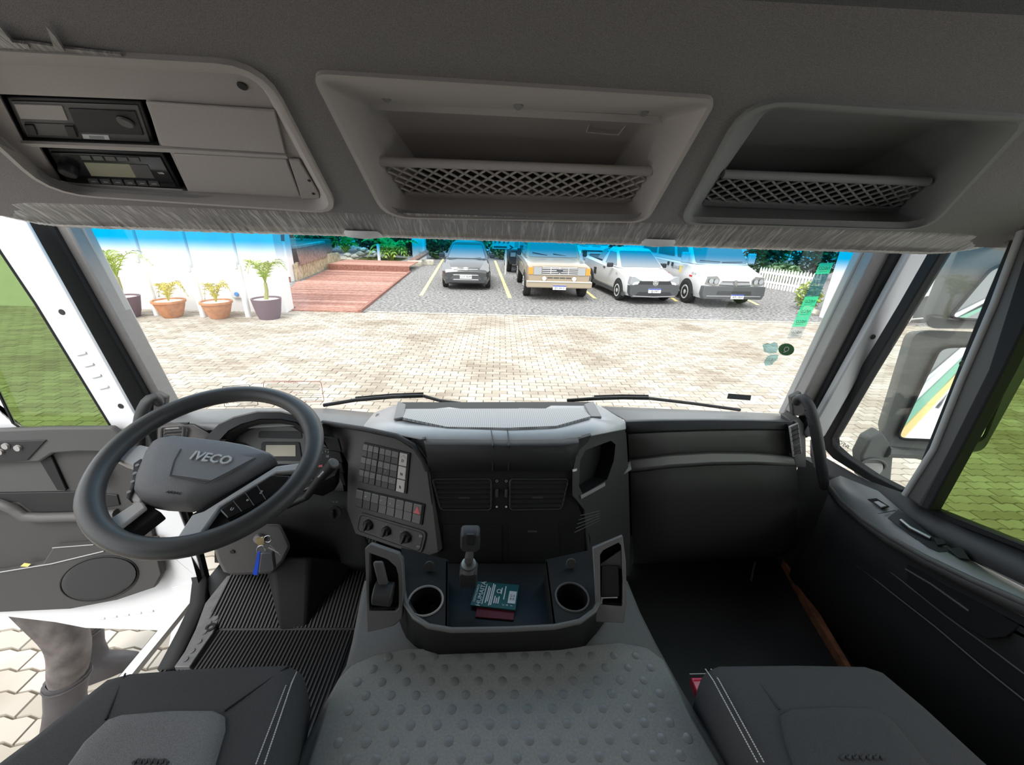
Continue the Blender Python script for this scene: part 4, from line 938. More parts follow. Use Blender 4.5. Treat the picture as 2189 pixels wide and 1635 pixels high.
MB().tube([ld(x, y, .0) for x, y in glass_px], .0035, 6, closed=True).build('window_seal', 'rubber', LD)
trim_px = [(-220, 926), (0, 918), (120, 914), (236, 913), (262, 930), (305, 1040), (322, 1120), (335, 1180), (345, 1228), (330, 1256), (250, 1283), (150, 1302), (0, 1309), (-220, 1309)]
mat('door_trim', (.060, .058, .057), .6, .3, bump=.25, bscale=1100)
lds('trim_panel', trim_px, .012, -.002, 'door_trim', bevel=.004)
mat('door_grey', (0.075, 0.075, 0.075), .6, .35, bump=.25, bscale=1100)
tp = [(-220, 926), (0, 919), (100, 915), (236, 914), (262, 934), (275, 968), (170, 966), (112, 970), (84, 988), (40, 990), (-220, 1010)]
lds('upper_trim', tp, .030, .010, 'door_grey', bevel=.006)
sw = lds('window_switches', [(-60, 946), (98, 941), (58, 984), (20, 988), (-60, 994)], .034, .029, 'black', bevel=.002)
for x, y in ((14, 953), (2, 965), (40, 957)): MB().lathe([(.010, 0), (.009, .006), (.0, .006)], ld(x, y, .034), (0, -1, 0.1), 14).build('knob', 'pillar_grey', sw)
lds('arm_recess', [(-220, 1000), (100, 985), (140, 1050), (-220, 1056)], .016, .011, 'door_grey')
lds('shadow_rib', [(84, 985), (108, 975), (142, 1048), (122, 1048)], .020, .012, 'lower_black')
lds('pocket_mouth', [(-220, 1054), (0, 1054), (165, 1051), (250, 1058), (256, 1080), (165, 1094), (70, 1096), (38, 1072), (0, 1072)], .016, .010, 'black')
P = [(-100, 1080), (0, 1076), (30, 1088), (52, 1104), (90, 1106), (168, 1104), (250, 1098)]
MB().tube([ld(x, y, .022) for x, y in P], .016, 10).build('pocket_lip', 'dash_grey', LD, ang=70)
lds('map_pocket', [(112, 1171), (330, 1155), (338, 1200), (345, 1228), (330, 1256), (250, 1283), (150, 1302), (0, 1309), (-220, 1309), (-220, 1242), (0, 1224), (90, 1206)], .034, .010, 'door_trim', bevel=.004)
MB().tube([ld(x, y, .036) for x, y in ((-100, 1238), (0, 1223), (110, 1205), (222, 1178))], .002, 5).build('pocket_edge', 'print_grey', LD)
MB().tube([ld(x, y, .036) for x, y in ((112, 1171), (200, 1164))], .0015, 5).build('pocket_edge', 'print_grey', LD)
el = lambda rx, ry, d: [ld(212+rx*math.cos(q)+ry*-.25*math.sin(q)*.6, 1237-rx*.10*math.cos(q)+ry*math.sin(q), d) for q in [2*math.pi*k/36 for k in range(36)]]
sp = MB().tube(el(83, 48, .035), .0025, 6, closed=True).build('speaker_ring', 'black', LD)
MB().loft([el(81, 46, .034), el(78, 44, .041), el(70, 39, .042)]).build('speaker_grille', mat('speaker_mesh', (.042, .042, .044), .7, .3, bump=.8, bscale=1500), LD, ang=50)
hd = MB().tube([ld(215, 985, .02), ld(196, 1000, .045), ld(194, 1018, .045), ld(212, 1030, .02)], .012, 10).build('inner_handle', 'black', LD, ang=70)
tag(MB().prism([ld(x, y, .036) for x, y in ((44, 1210), (52, 1203), (66, 1205), (60, 1211))], (0, -.001, 0)).build('note', mat('paper_yellow', (.8, .62, .2), .7), None), 'scrap of yellow paper sticking out of the open door pocket', 'paper')

# ------------------------------------------------------------------ right door, closed
XD = 1.08
RDR = empty('cab_door', (XD, .7, 1.1), 'closed passenger door with black trim, armrest and divided window', 'door')
def rd(x, y, d=0.0): return at(x, y, X=XD-d)
def rds(name, pts, d0, d1, m, parent=RDR, bevel=.002, r=0, **k):
    P = [rd(x, y, d0) for x, y in pts]
    if r: P = rquad(P, r)
    return MB().prism(P, (d0-d1, 0, 0)).build(name, m, parent, bevel=bevel, **k)
qg = [(2030, 508), (2044, 502), (2145, 505), (2156, 516), (2100, 650), (2046, 788), (1990, 930), (1962, 1000), (1936, 1044), (1924, 1046), (1862, 1014), (1800, 972), (1778, 952), (1777, 936), (1850, 808), (1940, 658)]
oq = [(2004, 502), (2060, 484), (2180, 488), (2176, 520), (2120, 662), (2066, 800), (2008, 945), (1978, 1010), (1950, 1062), (1922, 1062), (1850, 1024), (1780, 980), (1760, 958), (1757, 930), (1830, 800), (1920, 650)]
v, f = holed([rd(x, y) for x, y in oq], [[rd(x, y) for x, y in qg]], (.03, 0, 0))
mesh_obj('quarter_frame', v, f, 'rubber', RDR, bevel=.003)
rds('quarter_glass', qg, -.012, -.016, 'clear_glass', bevel=0)
rds('divider_post', [(2186, 470), (2290, 470), (2130, 790), (2040, 960), (1968, 1086), (1926, 1056), (1962, 1002), (1990, 960), (2046, 820), (2120, 640)], .03, -.01, mat('post_dark', (.10, .098, .095), .5), bevel=.008)
MB().tube([rd(x, y, .032) for x, y in ((2189, 480), (2126, 648), (2052, 820), (1996, 960), (1968, 1004), (1934, 1058))], .007, 8).build('post_bead', 'frit_grey', RDR, ang=70)
rds('divider_seal', [(2204, 500), (2300, 470), (2145, 790), (2055, 960), (1984, 1092), (1966, 1084), (2030, 955), (2112, 790)], .034, .0, 'rubber', bevel=.004)
MB().lathe([(0, .002), (.006, .002), (.007, 0)], rd(2058, 777, .031), (-1, 0, 0), 12).build('screw_hole', 'black', RDR)
rds('window_glass', [(2230, 470), (2189, 600), (2050, 930), (1972, 1084), (2189, 1170), (2420, 1262), (2800, 400)], -.012, -.016, 'green_glass', bevel=0)
rds('window_seal', [(1960, 1080), (1974, 1078), (2189, 1164), (2420, 1255), (2420, 1272), (2189, 1178), (1966, 1092)], .012, -.01, 'black')
rds('header_rail', [(2000, 500), (2050, 480), (2189, 470), (2700, 300), (2700, 260), (2189, 438), (2100, 455), (2020, 478)], .02, -.03, 'pillar_grey', bevel=.006)
mat('orange_strip', (0.8, 0.35, 0.08), .4)
rds('orange_strip', [(2004, 497), (2050, 484), (2056, 488), (2014, 501)], .024, .018, 'orange_strip')
def xr(rows, name, m, solid=.006, ang=50, **k):
    return MB().grid([[at(x, y, X=X) for x, y, X in r] for r in rows]).build(name, m, RDR, solid=solid, ang=ang, **k)
# belt trim falling to the armrest
xr([[(1735, 940, 1.085), (1762, 976, 1.08), (1850, 1026, 1.08), (1930, 1054, 1.08), (1968, 1078, 1.08), (2080, 1136, 1.08), (2189, 1180, 1.08), (2420, 1274, 1.08)],
    [(1735, 975, 1.075), (1765, 1010, 1.07), (1830, 1040, 1.06), (1900, 1078, 1.06), (1955, 1108, 1.06), (2080, 1160, 1.06), (2189, 1210, 1.06), (2420, 1310, 1.06)],
    [(1740, 1000, 1.06), (1772, 1026, 1.05), (1830, 1050, 1.045), (1890, 1090, 1.045), (1950, 1135, 1.045), (2080, 1198, 1.045), (2189, 1250, 1.045), (2420, 1360, 1.045)]], 'belt_trim', 'dash_black')
arm_top = [(1772, 1030, 1.048), (1800, 1019, 1.048), (1880, 1052, 1.045), (1930, 1096, 1.045), (1990, 1150, 1.043), (2080, 1205, 1.043), (2189, 1262, 1.043), (2420, 1380, 1.043)]
arm_edge = [(1774, 1040, 1.03), (1800, 1070, 1.01), (1846, 1110, .99), (1900, 1146, .98), (1980, 1192, .975), (2080, 1240, .975), (2189, 1288, .975), (2420, 1395, .975)]
arm_low = [(1776, 1054, 1.04), (1802, 1086, 1.02), (1850, 1126, 1.0), (1900, 1164, .99), (1980, 1210, .985), (2080, 1260, .985), (2189, 1312, .985), (2420, 1420, .985)]
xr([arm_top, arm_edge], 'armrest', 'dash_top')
xr([arm_edge, arm_low], 'armrest_edge', 'dash_grey')
MB().tube([at(x, y, X=X) for x, y, X in arm_edge], .007, 8).build('armrest_bead', 'dash_grey', RDR, ang=70)
def arm(x, y, d=0):   # point on the sloping armrest top
    return at(x, y, pl=off(AP, d))
AP = plane3(at(1880, 1052, X=1.045), at(2189, 1262, X=1.043), at(1980, 1192, X=.975))
sw = slab('switch_bezel', [arm(x, y, .001) for x, y in ((1854, 1068), (1874, 1066), (1902, 1084), (1884, 1090))], AP[1]*.003, 'black_gloss', RDR, bevel=.001)
slab('window_switch', [arm(x, y, .004) for x, y in ((1868, 1074), (1878, 1073), (1896, 1083), (1884, 1086))], AP[1]*.004, 'print_grey', sw, bevel=.001)
slab('panel_gap', [arm(x, y, .0005) for x, y in ((1876, 1098), (1880, 1098), (1916, 1092), (1914, 1090))], AP[1]*.0008, 'black', RDR)
w1 = slab('pull_recess', [arm(x, y, .001) for x, y in ((1898, 1108), (1920, 1090), (1935, 1100), (1996, 1150), (2010, 1166), (2050, 1190), (2066, 1206), (2020, 1190), (1960, 1155))], AP[1]*.002, 'black', RDR)
MB().tube([arm(1926, 1112, .008), arm(1946, 1128, .010), arm(1990, 1150, .008)], .0045, 8).build('door_pull', 'dull_metal', w1, ang=60)
for q in ([(1996, 1152), (2018, 1156), (2024, 1166), (2004, 1168)], [(2026, 1176), (2056, 1172), (2074, 1200), (2050, 1196)]):
    slab('pull_block', [arm(x, y, .003) for x, y in q], AP[1]*.006, 'black', w1, bevel=.001)
# lower panels
xr([[(1776, 1054, 1.04), (1802, 1086, 1.03), (1850, 1126, 1.02), (1930, 1175, 1.02), (2060, 1250, 1.02), (2189, 1316, 1.02), (2420, 1430, 1.02)],
    [(1745, 1130, 1.05), (1770, 1150, 1.045), (1850, 1205, 1.04), (1935, 1260, 1.05), (2040, 1345, 1.05), (2189, 1450, 1.05), (2420, 1600, 1.05)],
    [(1700, 1195, 1.07), (1740, 1210, 1.06), (1830, 1268, 1.05), (1935, 1330, 1.05), (2040, 1415, 1.05), (2189, 1520, 1.05), (2420, 1680, 1.05)],
    [(1690, 1230, 1.08), (1760, 1330, 1.08), (1830, 1420, 1.08), (1935, 1540, 1.08), (2040, 1640, 1.08), (2189, 1760, 1.08), (2420, 1980, 1.08)]], 'lower_trim', 'lower_black')
mat('crease_grey', (0.075, 0.075, 0.074), .5)
for P in ([(1832, 1208), (1900, 1262), (2000, 1340), (2100, 1425), (2200, 1505)], [(1870, 1196), (1920, 1235), (2020, 1315), (2120, 1388), (2200, 1448)]):
    MB().tube([at(x, y, X=1.038) for x, y in P], .0022, 5).build('crease', 'crease_grey', RDR)
rds('door_pocket', [(1938, 1206), (2060, 1268), (2189, 1340), (2420, 1470), (2420, 1560), (2189, 1330), (2150, 1362), (2110, 1366), (2060, 1340), (1940, 1250)], .062, .058, 'black', bevel=.002)
MB().tube([at(x, y, X=1.016) for x, y in ((1936, 1216), (1990, 1248), (2072, 1306))], .003, 6).build('pocket_lip', 'crease_grey', RDR)
mat('sill_brown', (0.22, 0.09, 0.05), .5, var=.4, vscale=30)
struct(slab('trim_11', [at(x, y, Z=FL+.03) for x, y in ((1660, 1170), (1672, 1170), (1735, 1282), (1820, 1425), (1808, 1425), (1722, 1284))], (0, 0, -.03), 'sill_brown'))
struct(slab('wall_right', [Vector((1.10, -.4, FL-.05)), Vector((1.10, 1.25, FL-.05)), Vector((1.10, 1.25, 1.50)), Vector((1.10, .3, 1.62)), Vector((1.10, -.4, 1.62))], (.03, 0, 0), 'lower_black'))

# ------------------------------------------------------------------ outside mirror on the right
MR = empty('side_mirror', at(1920, 960, Y=1.28), 'large grey twin side mirror outside the passenger window', 'mirror')
mat('mirror_grey', (0.13, 0.135, 0.132), .6, .3, bump=.4, bscale=500, var=.06, vscale=400)
mat('silvering', (0.85, 0.87, 0.88), .02, .5, metal=1.0)
MN = Vector((-.456, -.89, .017)).normalized(); MP = (at(1990, 840, Y=1.24), MN)
def mp(x, y, d=0.0): return at(x, y, pl=off(MP, d))
def housing(front, dep, name):
    P = rquad([mp(x, y) for x, y in front], .12)
    c = sum(P, Vector())/len(P)
    B = [c+(p-c)*.9-MN*dep for p in P]; B2 = [c+(p-c)*.7-MN*(dep+.03) for p in P]
    I = [c+(p-c)*.93-MN*.004 for p in P]
    return MB().loft([I, P, [p-MN*.012 for p in P], B, B2], cap0=True).build(name, 'mirror_grey', MR, ang=60)
hu = housing([(2052, 525), (2290, 470), (2235, 704), (1978, 702)], .10, 'upper_housing')
hl = housing([(1956, 706), (2240, 716), (2100, 968), (1880, 952)], .11, 'lower_housing')
for px, par in (([(2118, 575), (2240, 530), (2195, 690), (2028, 680)], hu), ([(2010, 742), (2185, 735), (2100, 945), (1916, 938)], hl)):
    P = rquad([mp(x, y, .006) for x, y in px], .14)
    MB().prism(P, -MN*.004).build('mirror_glass', 'silvering', par)
    MB().tube(P, .005, 6, closed=True).build('glass_rim', 'rubber', par)
MB().tube([at(2030, 980, Y=1.27), at(1960, 965, Y=1.27), at(1890, 962, Y=1.27)], .028, 10).build('lower_arm', 'mirror_grey', MR)
ar = [at(x, y, Y=1.26) for x, y in ((1860, 940), (1888, 924), (1912, 960), (1906, 1030), (1880, 1050), (1846, 1025), (1842, 975))]
MB().prism(ar, (0, .05, 0)).build('arm_foot', 'mirror_grey', MR, bevel=.008)
MB().tube([at(1868+25*math.cos(q), 995+14*math.sin(q), Y=1.255) for q in [k*math.pi/10 for k in range(20)]], .005, 6, closed=True).build('foot_ring', 'mirror_grey', MR)
MB().lathe([(0, .001), (.034, .001), (.036, 0)], at(1868, 995, Y=1.2565), (0, -1, .6), 20).build('foot_cap', 'pillar_grey', MR)
o = MB().loft([rquad([at(x, y, Y=1.25) for x, y in ((2046, 505), (2150, 500), (2150, 530), (2040, 525))], .3), rquad([at(x, y, Y=1.34) for x, y in ((2040, 500), (2150, 495), (2150, 530), (2035, 525))], .3)]).build('top_arm', 'mirror_grey', MR)

# ================================================================== outside
# ------------------------------------------------------------------ paved yard
def paver_mat():
    m = bpy.data.materials.new('paver_stone'); m.use_nodes = True; nt = m.node_tree; b = nt.nodes['Principled BSDF']
    b.inputs['Roughness'].default_value = .85; b.inputs['Specular IOR Level'].default_value = .2
    ge = nt.nodes.new('ShaderNodeNewGeometry'); oi = nt.nodes.new('ShaderNodeObjectInfo')
    ad = nt.nodes.new('ShaderNodeMath'); ad.operation = 'ADD'; nt.links.new(ge.outputs['Random Per Island'], ad.inputs[0]); nt.links.new(oi.outputs['Random'], ad.inputs[1])
    fr = nt.nodes.new('ShaderNodeMath'); fr.operation = 'FRACT'; nt.links.new(ad.outputs[0], fr.inputs[0])
    rp = nt.nodes.new('ShaderNodeValToRGB'); e = rp.color_ramp.elements
    e[0].color = (.34, .30, .25, 1); e[1].color = (.47, .435, .385, 1); e.new(.5).color = (.41, .375, .325, 1)
    nt.links.new(fr.outputs[0], rp.inputs[0])
    n = nt.nodes.new('ShaderNodeTexNoise'); n.inputs['Scale'].default_value = .9; n.inputs['Detail'].default_value = 5
    nt.links.new(ge.outputs['Position'], n.inputs['Vector'])
    r2 = nt.nodes.new('ShaderNodeValToRGB'); f = r2.color_ramp.elements
    f[0].position = .36; f[0].color = (.55, .47, .38, 1); f[1].position = .52; f[1].color = (1, 1, 1, 1)
    nt.links.new(n.outputs['Fac'], r2.inputs[0])
    mx = nt.nodes.new('ShaderNodeMix'); mx.data_type = 'RGBA'; mx.blend_type = 'MULTIPLY'; mx.inputs['Factor'].default_value = .55
    nt.links.new(rp.outputs[0], mx.inputs['A']); nt.links.new(r2.outputs[0], mx.inputs['B']); nt.links.new(mx.outputs['Result'], b.inputs['Base Color'])
    MATS['paver_stone'] = m
paver_mat()
mat('joint_sand', (.16, .135, .105), .95, .1, var=.3, vscale=4)
mat('gravel', (.225, .22, .218), .95, .1, var=.7, vscale=13, bump=.8, bscale=40)
mat('kerb_stone', (.40, .375, .335), .85, .2, var=.2, vscale=6)
mat('yellow_paint', (.80, .70, .30), .6)
YK = 10.18
PV = struct(MB().box((-2, 4.0, -.035), (40, 2*(YK-4.0), .05)).build('floor_paving', 'joint_sand'))
def paver_mesh():
    pl, pw, a, g, h = .22, .11, .014, .006, .018
    xs = [g/2, pl*.25, pl*.5, pl*.75, pl-g/2]
    zz = [0, a, 0, a, 0]
    lo = [(x, zz[i]+g/2) for i, x in enumerate(xs)]; hi = [(x, pw+zz[i]-g/2) for i, x in enumerate(xs)][::-1]
    o = lo+hi; c = (pl/2, pw/2+a/2)
    v = [(x, y, -h) for x, y in o]+[(c[0]+(x-c[0])*.97, c[1]+(y-c[1])*.93, 0) for x, y in o]
    n = len(o); f = [[i, (i+1) % n, (i+1) % n+n, i+n] for i in range(n)]
    f += [[n, n+1, n+8, n+9], [n+1, n+2, n+7, n+8], [n+2, n+3, n+6, n+7], [n+3, n+4, n+5, n+6]]
    return v, f
pv_v, pv_f = paver_mesh()
def project(p):
    d = Vector(p)-CAM_LOC; z = d.dot(FWD)
    return (1094.5+FPX*d.dot(RGT)/z, 817.5-FPX*d.dot(UPV)/z) if z > .05 else None
vis = [[Vector(p) for p in P] for P in ([(0, 1312), (120, 1332), (370, 1392), (400, 1425), (220, 1455), (0, 1630)], [(345, 700), (1750, 700), (1650, 866), (1000, 862), (380, 862)], [(1788, 950), (1960, 700), (1890, 860), (1880, 930), (1930, 1044)])]
spots = []
rnd = random.Random(11)
ny = int((YK-.25)/.11)
for j in range(ny):
    y = .25+j*.11
    wdt = 1.9*y+4.5
    i0, i1 = int(-min(wdt, 15)/.22), int(min(wdt*.8, 14)/.22)
    for i in range(i0, i1):
        x = i*.22+(.11 if j % 2 else 0)
        if abs(x) < 1.3 and y < 3.9: continue
        if abs(x+.0) < .9*y-2.2 and y < 3.6: continue
        spots.append((x, y, rnd.uniform(-.004, .004)))
def seen(s):
    q = project((s[0]+.11, s[1]+.055, 0))
    return q and any(inside(Vector(q), P) for P in vis)
near = sorted([s for s in spots if seen(s)], key=lambda s: (Vector((s[0], s[1], 0))-CAM_LOC).length)[:298]
ns = set(near)
proto = mesh_obj('paver', pv_v, pv_f, 'paver_stone', PV, ang=30)
for k, s in enumerate(near):
    o = proto if k == 0 else proto.copy()
    if k: COL.objects.link(o)
    o.location = Vector(s)-Vector((0, 0, 0))
V, F = [], []
for s in spots:
    if s in ns: continue
    b = len(V); V += [(x+s[0], y+s[1], z+s[2]) for x, y, z in pv_v]; F += [[i+b for i in f] for f in pv_f]
me = bpy.data.meshes.new('pavers'); me.from_pydata(V, [], F); me.materials.append(MATS['paver_stone'])
o = bpy.data.objects.new('pavers', me); COL.objects.link(o); o.parent = PV; o['kind'] = 'stuff'
# parking lot, kerb, bay lines
LOT = struct(MB().box((3, YK+15.1, -.03), (50, 30, .05)).build('floor_parking', 'gravel'))
for k in range(26):
    MB().box((-3.1+.5*k, YK+.05, 0), (.485, .10, .03)).build('kerb_block', 'kerb_stone', LOT, bevel=.006)
for a, b_, w in (((900, 632), (948, 553), .12), ((1090, 637), (1058, 557), .12), ((1272, 638), (1225, 600), .12), ((1446, 644), (1400, 610), .12), ((1620, 652), (1596, 640), .12)):
    p, q = at(*a, Z=0), at(*b_, Z=0); s_ = Vector((w, 0, 0))
    MB().prism([p-s_/2, p+s_/2, q+s_/2, q-s_/2], (0, 0, .006)).build('bay_line', 'yellow_paint', LOT)

# ------------------------------------------------------------------ white house on the left
mat('white_wall', (.74, .74, .74), .8, .2, var=.03, vscale=2)
mat('dark_slot', (.06, .07, .08), .6)
WLf = MB()
pb = at(612, 668, Z=0)
HW = struct(MB().box((pb.x-6.5, pb.y+.2, 1.7), (13.0, .4, 3.5)).build('wall_left_house', 'white_wall'))
s0 = [at(x, y, Y=pb.y-.003) for x, y in ((598, 483), (606, 484), (608, 516), (601, 515))]
MB().prism(s0, (0, .01, 0)).build('slot', 'dark_slot', HW)
fw = at(632, 603, Z=0)
H2 = struct(MB().box((fw.x-1.65, fw.y+.2, 1.7), (3.0, .4, 3.4)).build('wall_left_annex', 'white_wall'))
MB().box((fw.x-1.65, fw.y-.01, .09), (3.0, .02, .18)).build('skirting', mat('red_timber', (.30, .15, .115), .7, .2, var=.25, vscale=9), H2)
mat('pipe_white', (.74, .74, .74), .5); mat('pipe_grey', (.5, .53, .56), .5); mat('box_grey', (.62, .63, .62), .5); mat('socket_blue', (.08, .25, .6), .4)
for k, (x, y, jx, jy, lb) in enumerate(((337, 674, 303, 552, 'white wall pipe between the tall palm and the first terracotta pot'), (436, 677, 408, 572, 'white wall pipe between the two terracotta pots'), (532, 677, 512, 566, 'white wall pipe beside the palm at the house corner'))):
    p = at(x, y, Z=0); t = at(jx, jy, Y=p.y)
    e = empty('wall_pipe', p, lb, 'pipe', 'pipes on the white house wall')
    MB().tube([p, Vector((p.x, p.y, t.z))], .065, 12).build('sleeve', 'pipe_white', e, ang=60)
    MB().tube([Vector((p.x, p.y+.03, t.z-.02)), Vector((p.x-.02, p.y+.06, 3.2))], .028, 10).build('riser', 'pipe_grey', e, ang=60)
    MB().box((p.x-.02, p.y-.06, t.z), (.09, .06, .16)).build('valve', 'box_grey', e, bevel=.01)
    MB().tube([Vector((p.x-.06, p.y-.08, t.z+.02)), Vector((p.x-.10, p.y-.09, t.z+.12))], .012, 6).build('valve_handle', 'box_grey', e)
p = at(508, 628, Y=pb.y-.03)
e = empty('outlet_box', p, 'small grey outlet box with a blue socket on the white wall', 'outlet box')
MB().box(p, (.26, .07, .19)).build('box', 'box_grey', e, bevel=.01)
MB().lathe([(0, .03), (.045, .03), (.05, 0)], p+Vector((0, -.035, 0)), (0, -1, 0), 14).build('socket', 'socket_blue', e)
# potted palms along the wall
mat('pot_purple', (.16, .11, .135), .6, .4); mat('terracotta', (.50, .24, .13), .8, .2, var=.2, vscale=9); mat('pebbles', (.75, .73, .68), .8)
mat('palm_green', (.28, .36, .05), .6, .3, var=.4, vscale=5); mat('palm_yellow', (.50, .44, .09), .6, .3, var=.4, vscale=6); mat('stem_green', (.30, .30, .12), .7)
def frond(mb, base, tip, rise, n, leaf, w, droop=.25, rng=random):
    base, tip = Vector(base), Vector(tip); pts = []
    for k in range(n+1):
        t = k/n; p = base.lerp(tip, t); p.z += rise*4*t*(1-t); pts.append(p)
    mb.tube(pts, [.012*(1-.7*k/n) for k in range(n+1)], 5)
    for k in range(1, n+1):
        d = (pts[k]-pts[k-1]).normalized(); s_ = d.cross(Vector((0, 0, 1))); s_ = s_.normalized() if s_.length > .05 else Vector((1, 0, 0))
        L = leaf*(math.sin(math.pi*min(1, .15+.8*k/n)))
        for sg in (1, -1):
            q = pts[k]; m = q+(s_*sg*.6+d*.5)*L*.5+Vector((0, 0, .02)); e_ = q+(s_*sg*.75+d*.65)*L+Vector((0, 0, -droop*L))
            o_ = d*w
            mb.add([q-o_*.4, q+o_*.4, m+o_, e_, m-o_], [[0, 1, 2, 4], [4, 2, 3]])
def potted(px, py, r, h, pot, name, label, tall, fronds, fm, grp):
    b = at(px, py, Z=0); e = empty(name, b, label, 'potted plant', grp)
    if pot == 'terracotta': prof = [(r*.55, 0), (r*.72, h*.25), (r*.92, h*.75), (r*.95, h*.86), (r*1.03, h*.88), (r*1.03, h), (r*.92, h), (r*.88, h*.9)]
    else: prof = [(r*.68, 0), (r*.82, h*.3), (r*.95, h*.8), (r, h), (r*.92, h), (r*.9, h*.92)]
    MB().lathe(prof, b, (0, 0, 1), 28, True, False).build('pot', pot, e, ang=50)
    MB().lathe([(r*.9, h*.92), (0, h*.95)], b, (0, 0, 1), 20, False, False).build('pebble_fill', 'pebbles', e)
    top = b+Vector((0, 0, h*.94))
    if tall:
        t = at(*tall, Y=b.y)
        MB().tube([top, top.lerp(t, .5)+Vector((.02, 0, 0)), t], [.05, .04, .035], 8).build('stem', 'stem_green', e)
        top = t
    for (fx, fy, rise, dy) in fronds:
        tip = at(fx, fy, Y=b.y+dy); mb = MB()
        frond(mb, top, tip, rise, 9, .26 if tall else .17, .013)
        mb.build('frond', fm, e, ang=None)
    return e
potted(273, 677, .33, .46, 'pot_purple', 'potted_palm', 'tall palm in a dark purple pot nearest the left windshield pillar', (250, 592),
       [(228, 541, .15, 0), (238, 537, .1, .2), (249, 546, .1, -.2), (215, 556, .2, .15), (222, 570, .2, -.25), (326, 567, .38, 0), (244, 552, .15, .35), (214, 578, .25, .1)], 'palm_green', 'potted plants along the white wall')
potted(370, 677, .31, .38, 'terracotta', 'potted_palm', 'low yellowish palm in the first terracotta pot from the tall palm', None,
       [(343, 620, .2, 0), (360, 612, .15, .1), (388, 613, .2, -.1), (402, 633, .35, 0), (340, 634, .3, .2), (372, 618, .1, -.3), (352, 626, .25, -.3), (395, 620, .25, .25), (366, 622, .2, .3)], 'palm_yellow', 'potted plants along the white wall')
potted(470, 679, .31, .38, 'terracotta', 'potted_palm', 'low yellowish palm in the terracotta pot beside the outlet box', None,
       [(446, 620, .2, 0), (476, 610, .1, .1), (490, 618, .2, -.1), (438, 640, .35, .1), (492, 622, .3, .2), (460, 616, .15, -.3), (482, 616, .2, .3), (452, 626, .25, -.2)], 'palm_yellow', 'potted plants along the white wall')
potted(577, 680, .31, .46, 'pot_purple', 'potted_palm', 'palm in a dark purple pot at the house corner', (567, 604),
       [(570, 560, .05, 0), (558, 566, .1, .15), (582, 563, .1, -.15), (524, 578, .3, 0), (613, 577, .3, .1), (565, 562, .08, -.3), (540, 572, .25, .3), (596, 570, .2, -.3), (530, 585, .3, -.2)], 'palm_green', 'potted plants along the white wall')

# ------------------------------------------------------------------ timber deck, bamboo fence, garden
DK = empty('timber_deck', (-5.6, 14, 0), 'reddish timber deck walkway rising beside the parking lot', 'deck')
rr = random.Random(2)
yb = pb.y+.20; k = 0
dk_mats = [mat('deck_red', (.36, .185, .145), .75, .2, var=.3, vscale=12), mat('deck_pale', (.43, .245, .20), .75, .2, var=.3, vscale=12), mat('deck_dark', (.29, .14, .11), .75, .2, var=.3, vscale=12)]
while yb < 18.3:
    xl = (-5.22 if yb < 10.38 else -5.9-(yb-10.4)*.30) if yb < 14.7 else -7.05-(yb-14.7)*.13
    xr_ = -3.58-(yb-10.15)*.055
    MB().box(((xl+xr_)/2, yb+.075, .01), (xr_-xl, .143, .04)).build('plank', dk_mats[rr.randrange(3)], DK)
    yb += .15
MB().box((-5.75, 18.36, .12), (3.5, .05, .26)).build('step_riser', 'deck_dark', DK)
for j in range(14): MB().box((-5.75, 18.46+.15*j, .24), (3.5, .143, .03)).build('plank', dk_mats[rr.randrange(3)], DK)
MB().prism([Vector((-3.58, 10.15, 0)), Vector((-3.50, 10.15, 0)), Vector((-3.95, 18.4, 0)), Vector((-4.03, 18.4, 0))], (0, 0, .06)).build('edge_beam', 'deck_dark', DK)
BF = empty('bamboo_fence', (-7.6, 17.5, 0), 'retaining fence of upright bamboo poles beside the timber deck', 'fence')
mat('bamboo', (.50, .40, .27), .7, .3, var=.35, vscale=7); mat('earth_brown', (.30, .20, .17), .85, .1, var=.3, vscale=9)
a_, b_ = at(634, 600, Z=0), at(726, 562, Z=0)
n = 52
for k in range(n):
    p = a_.lerp(b_, k/(n-1)); hgt = (.58 if k < 34 else .58-.006*(k-34))+rr.uniform(-.04, .04)
    MB().tube([p, p+Vector((rr.uniform(-.02, .02), 0, hgt))], .062, 6).build('pole', 'bamboo', BF)
back = Vector((-.30, .02, 0)); a2 = a_.lerp(b_, .12)
MB().prism([a2+back, b_+back, b_+Vector((-2.6, 0, 0)), a2+Vector((-2.6, 0, 0))], (0, 0, 1.12)).build('earth_bank', 'earth_brown', BF)
q0, q1 = a_+Vector((-.02, .25, 1.08)), a_.lerp(b_, .62)+Vector((-.02, 0, 1.06))
MB().prism([q0+Vector((.1, 0, 0)), q1+Vector((.1, 0, 0)), q1+Vector((.14, 0, -.55)), q0+Vector((.14, 0, -.55))], (-.03, 0, 0)).build('brown_board', 'earth_brown', BF)
for k in range(9):
    MB().box(q0.lerp(q1, (k+.5)/9)+Vector((.0, 0, .05)), (.22, .33, .09)).build('cap_brick', 'kerb_stone', BF, bevel=.015)
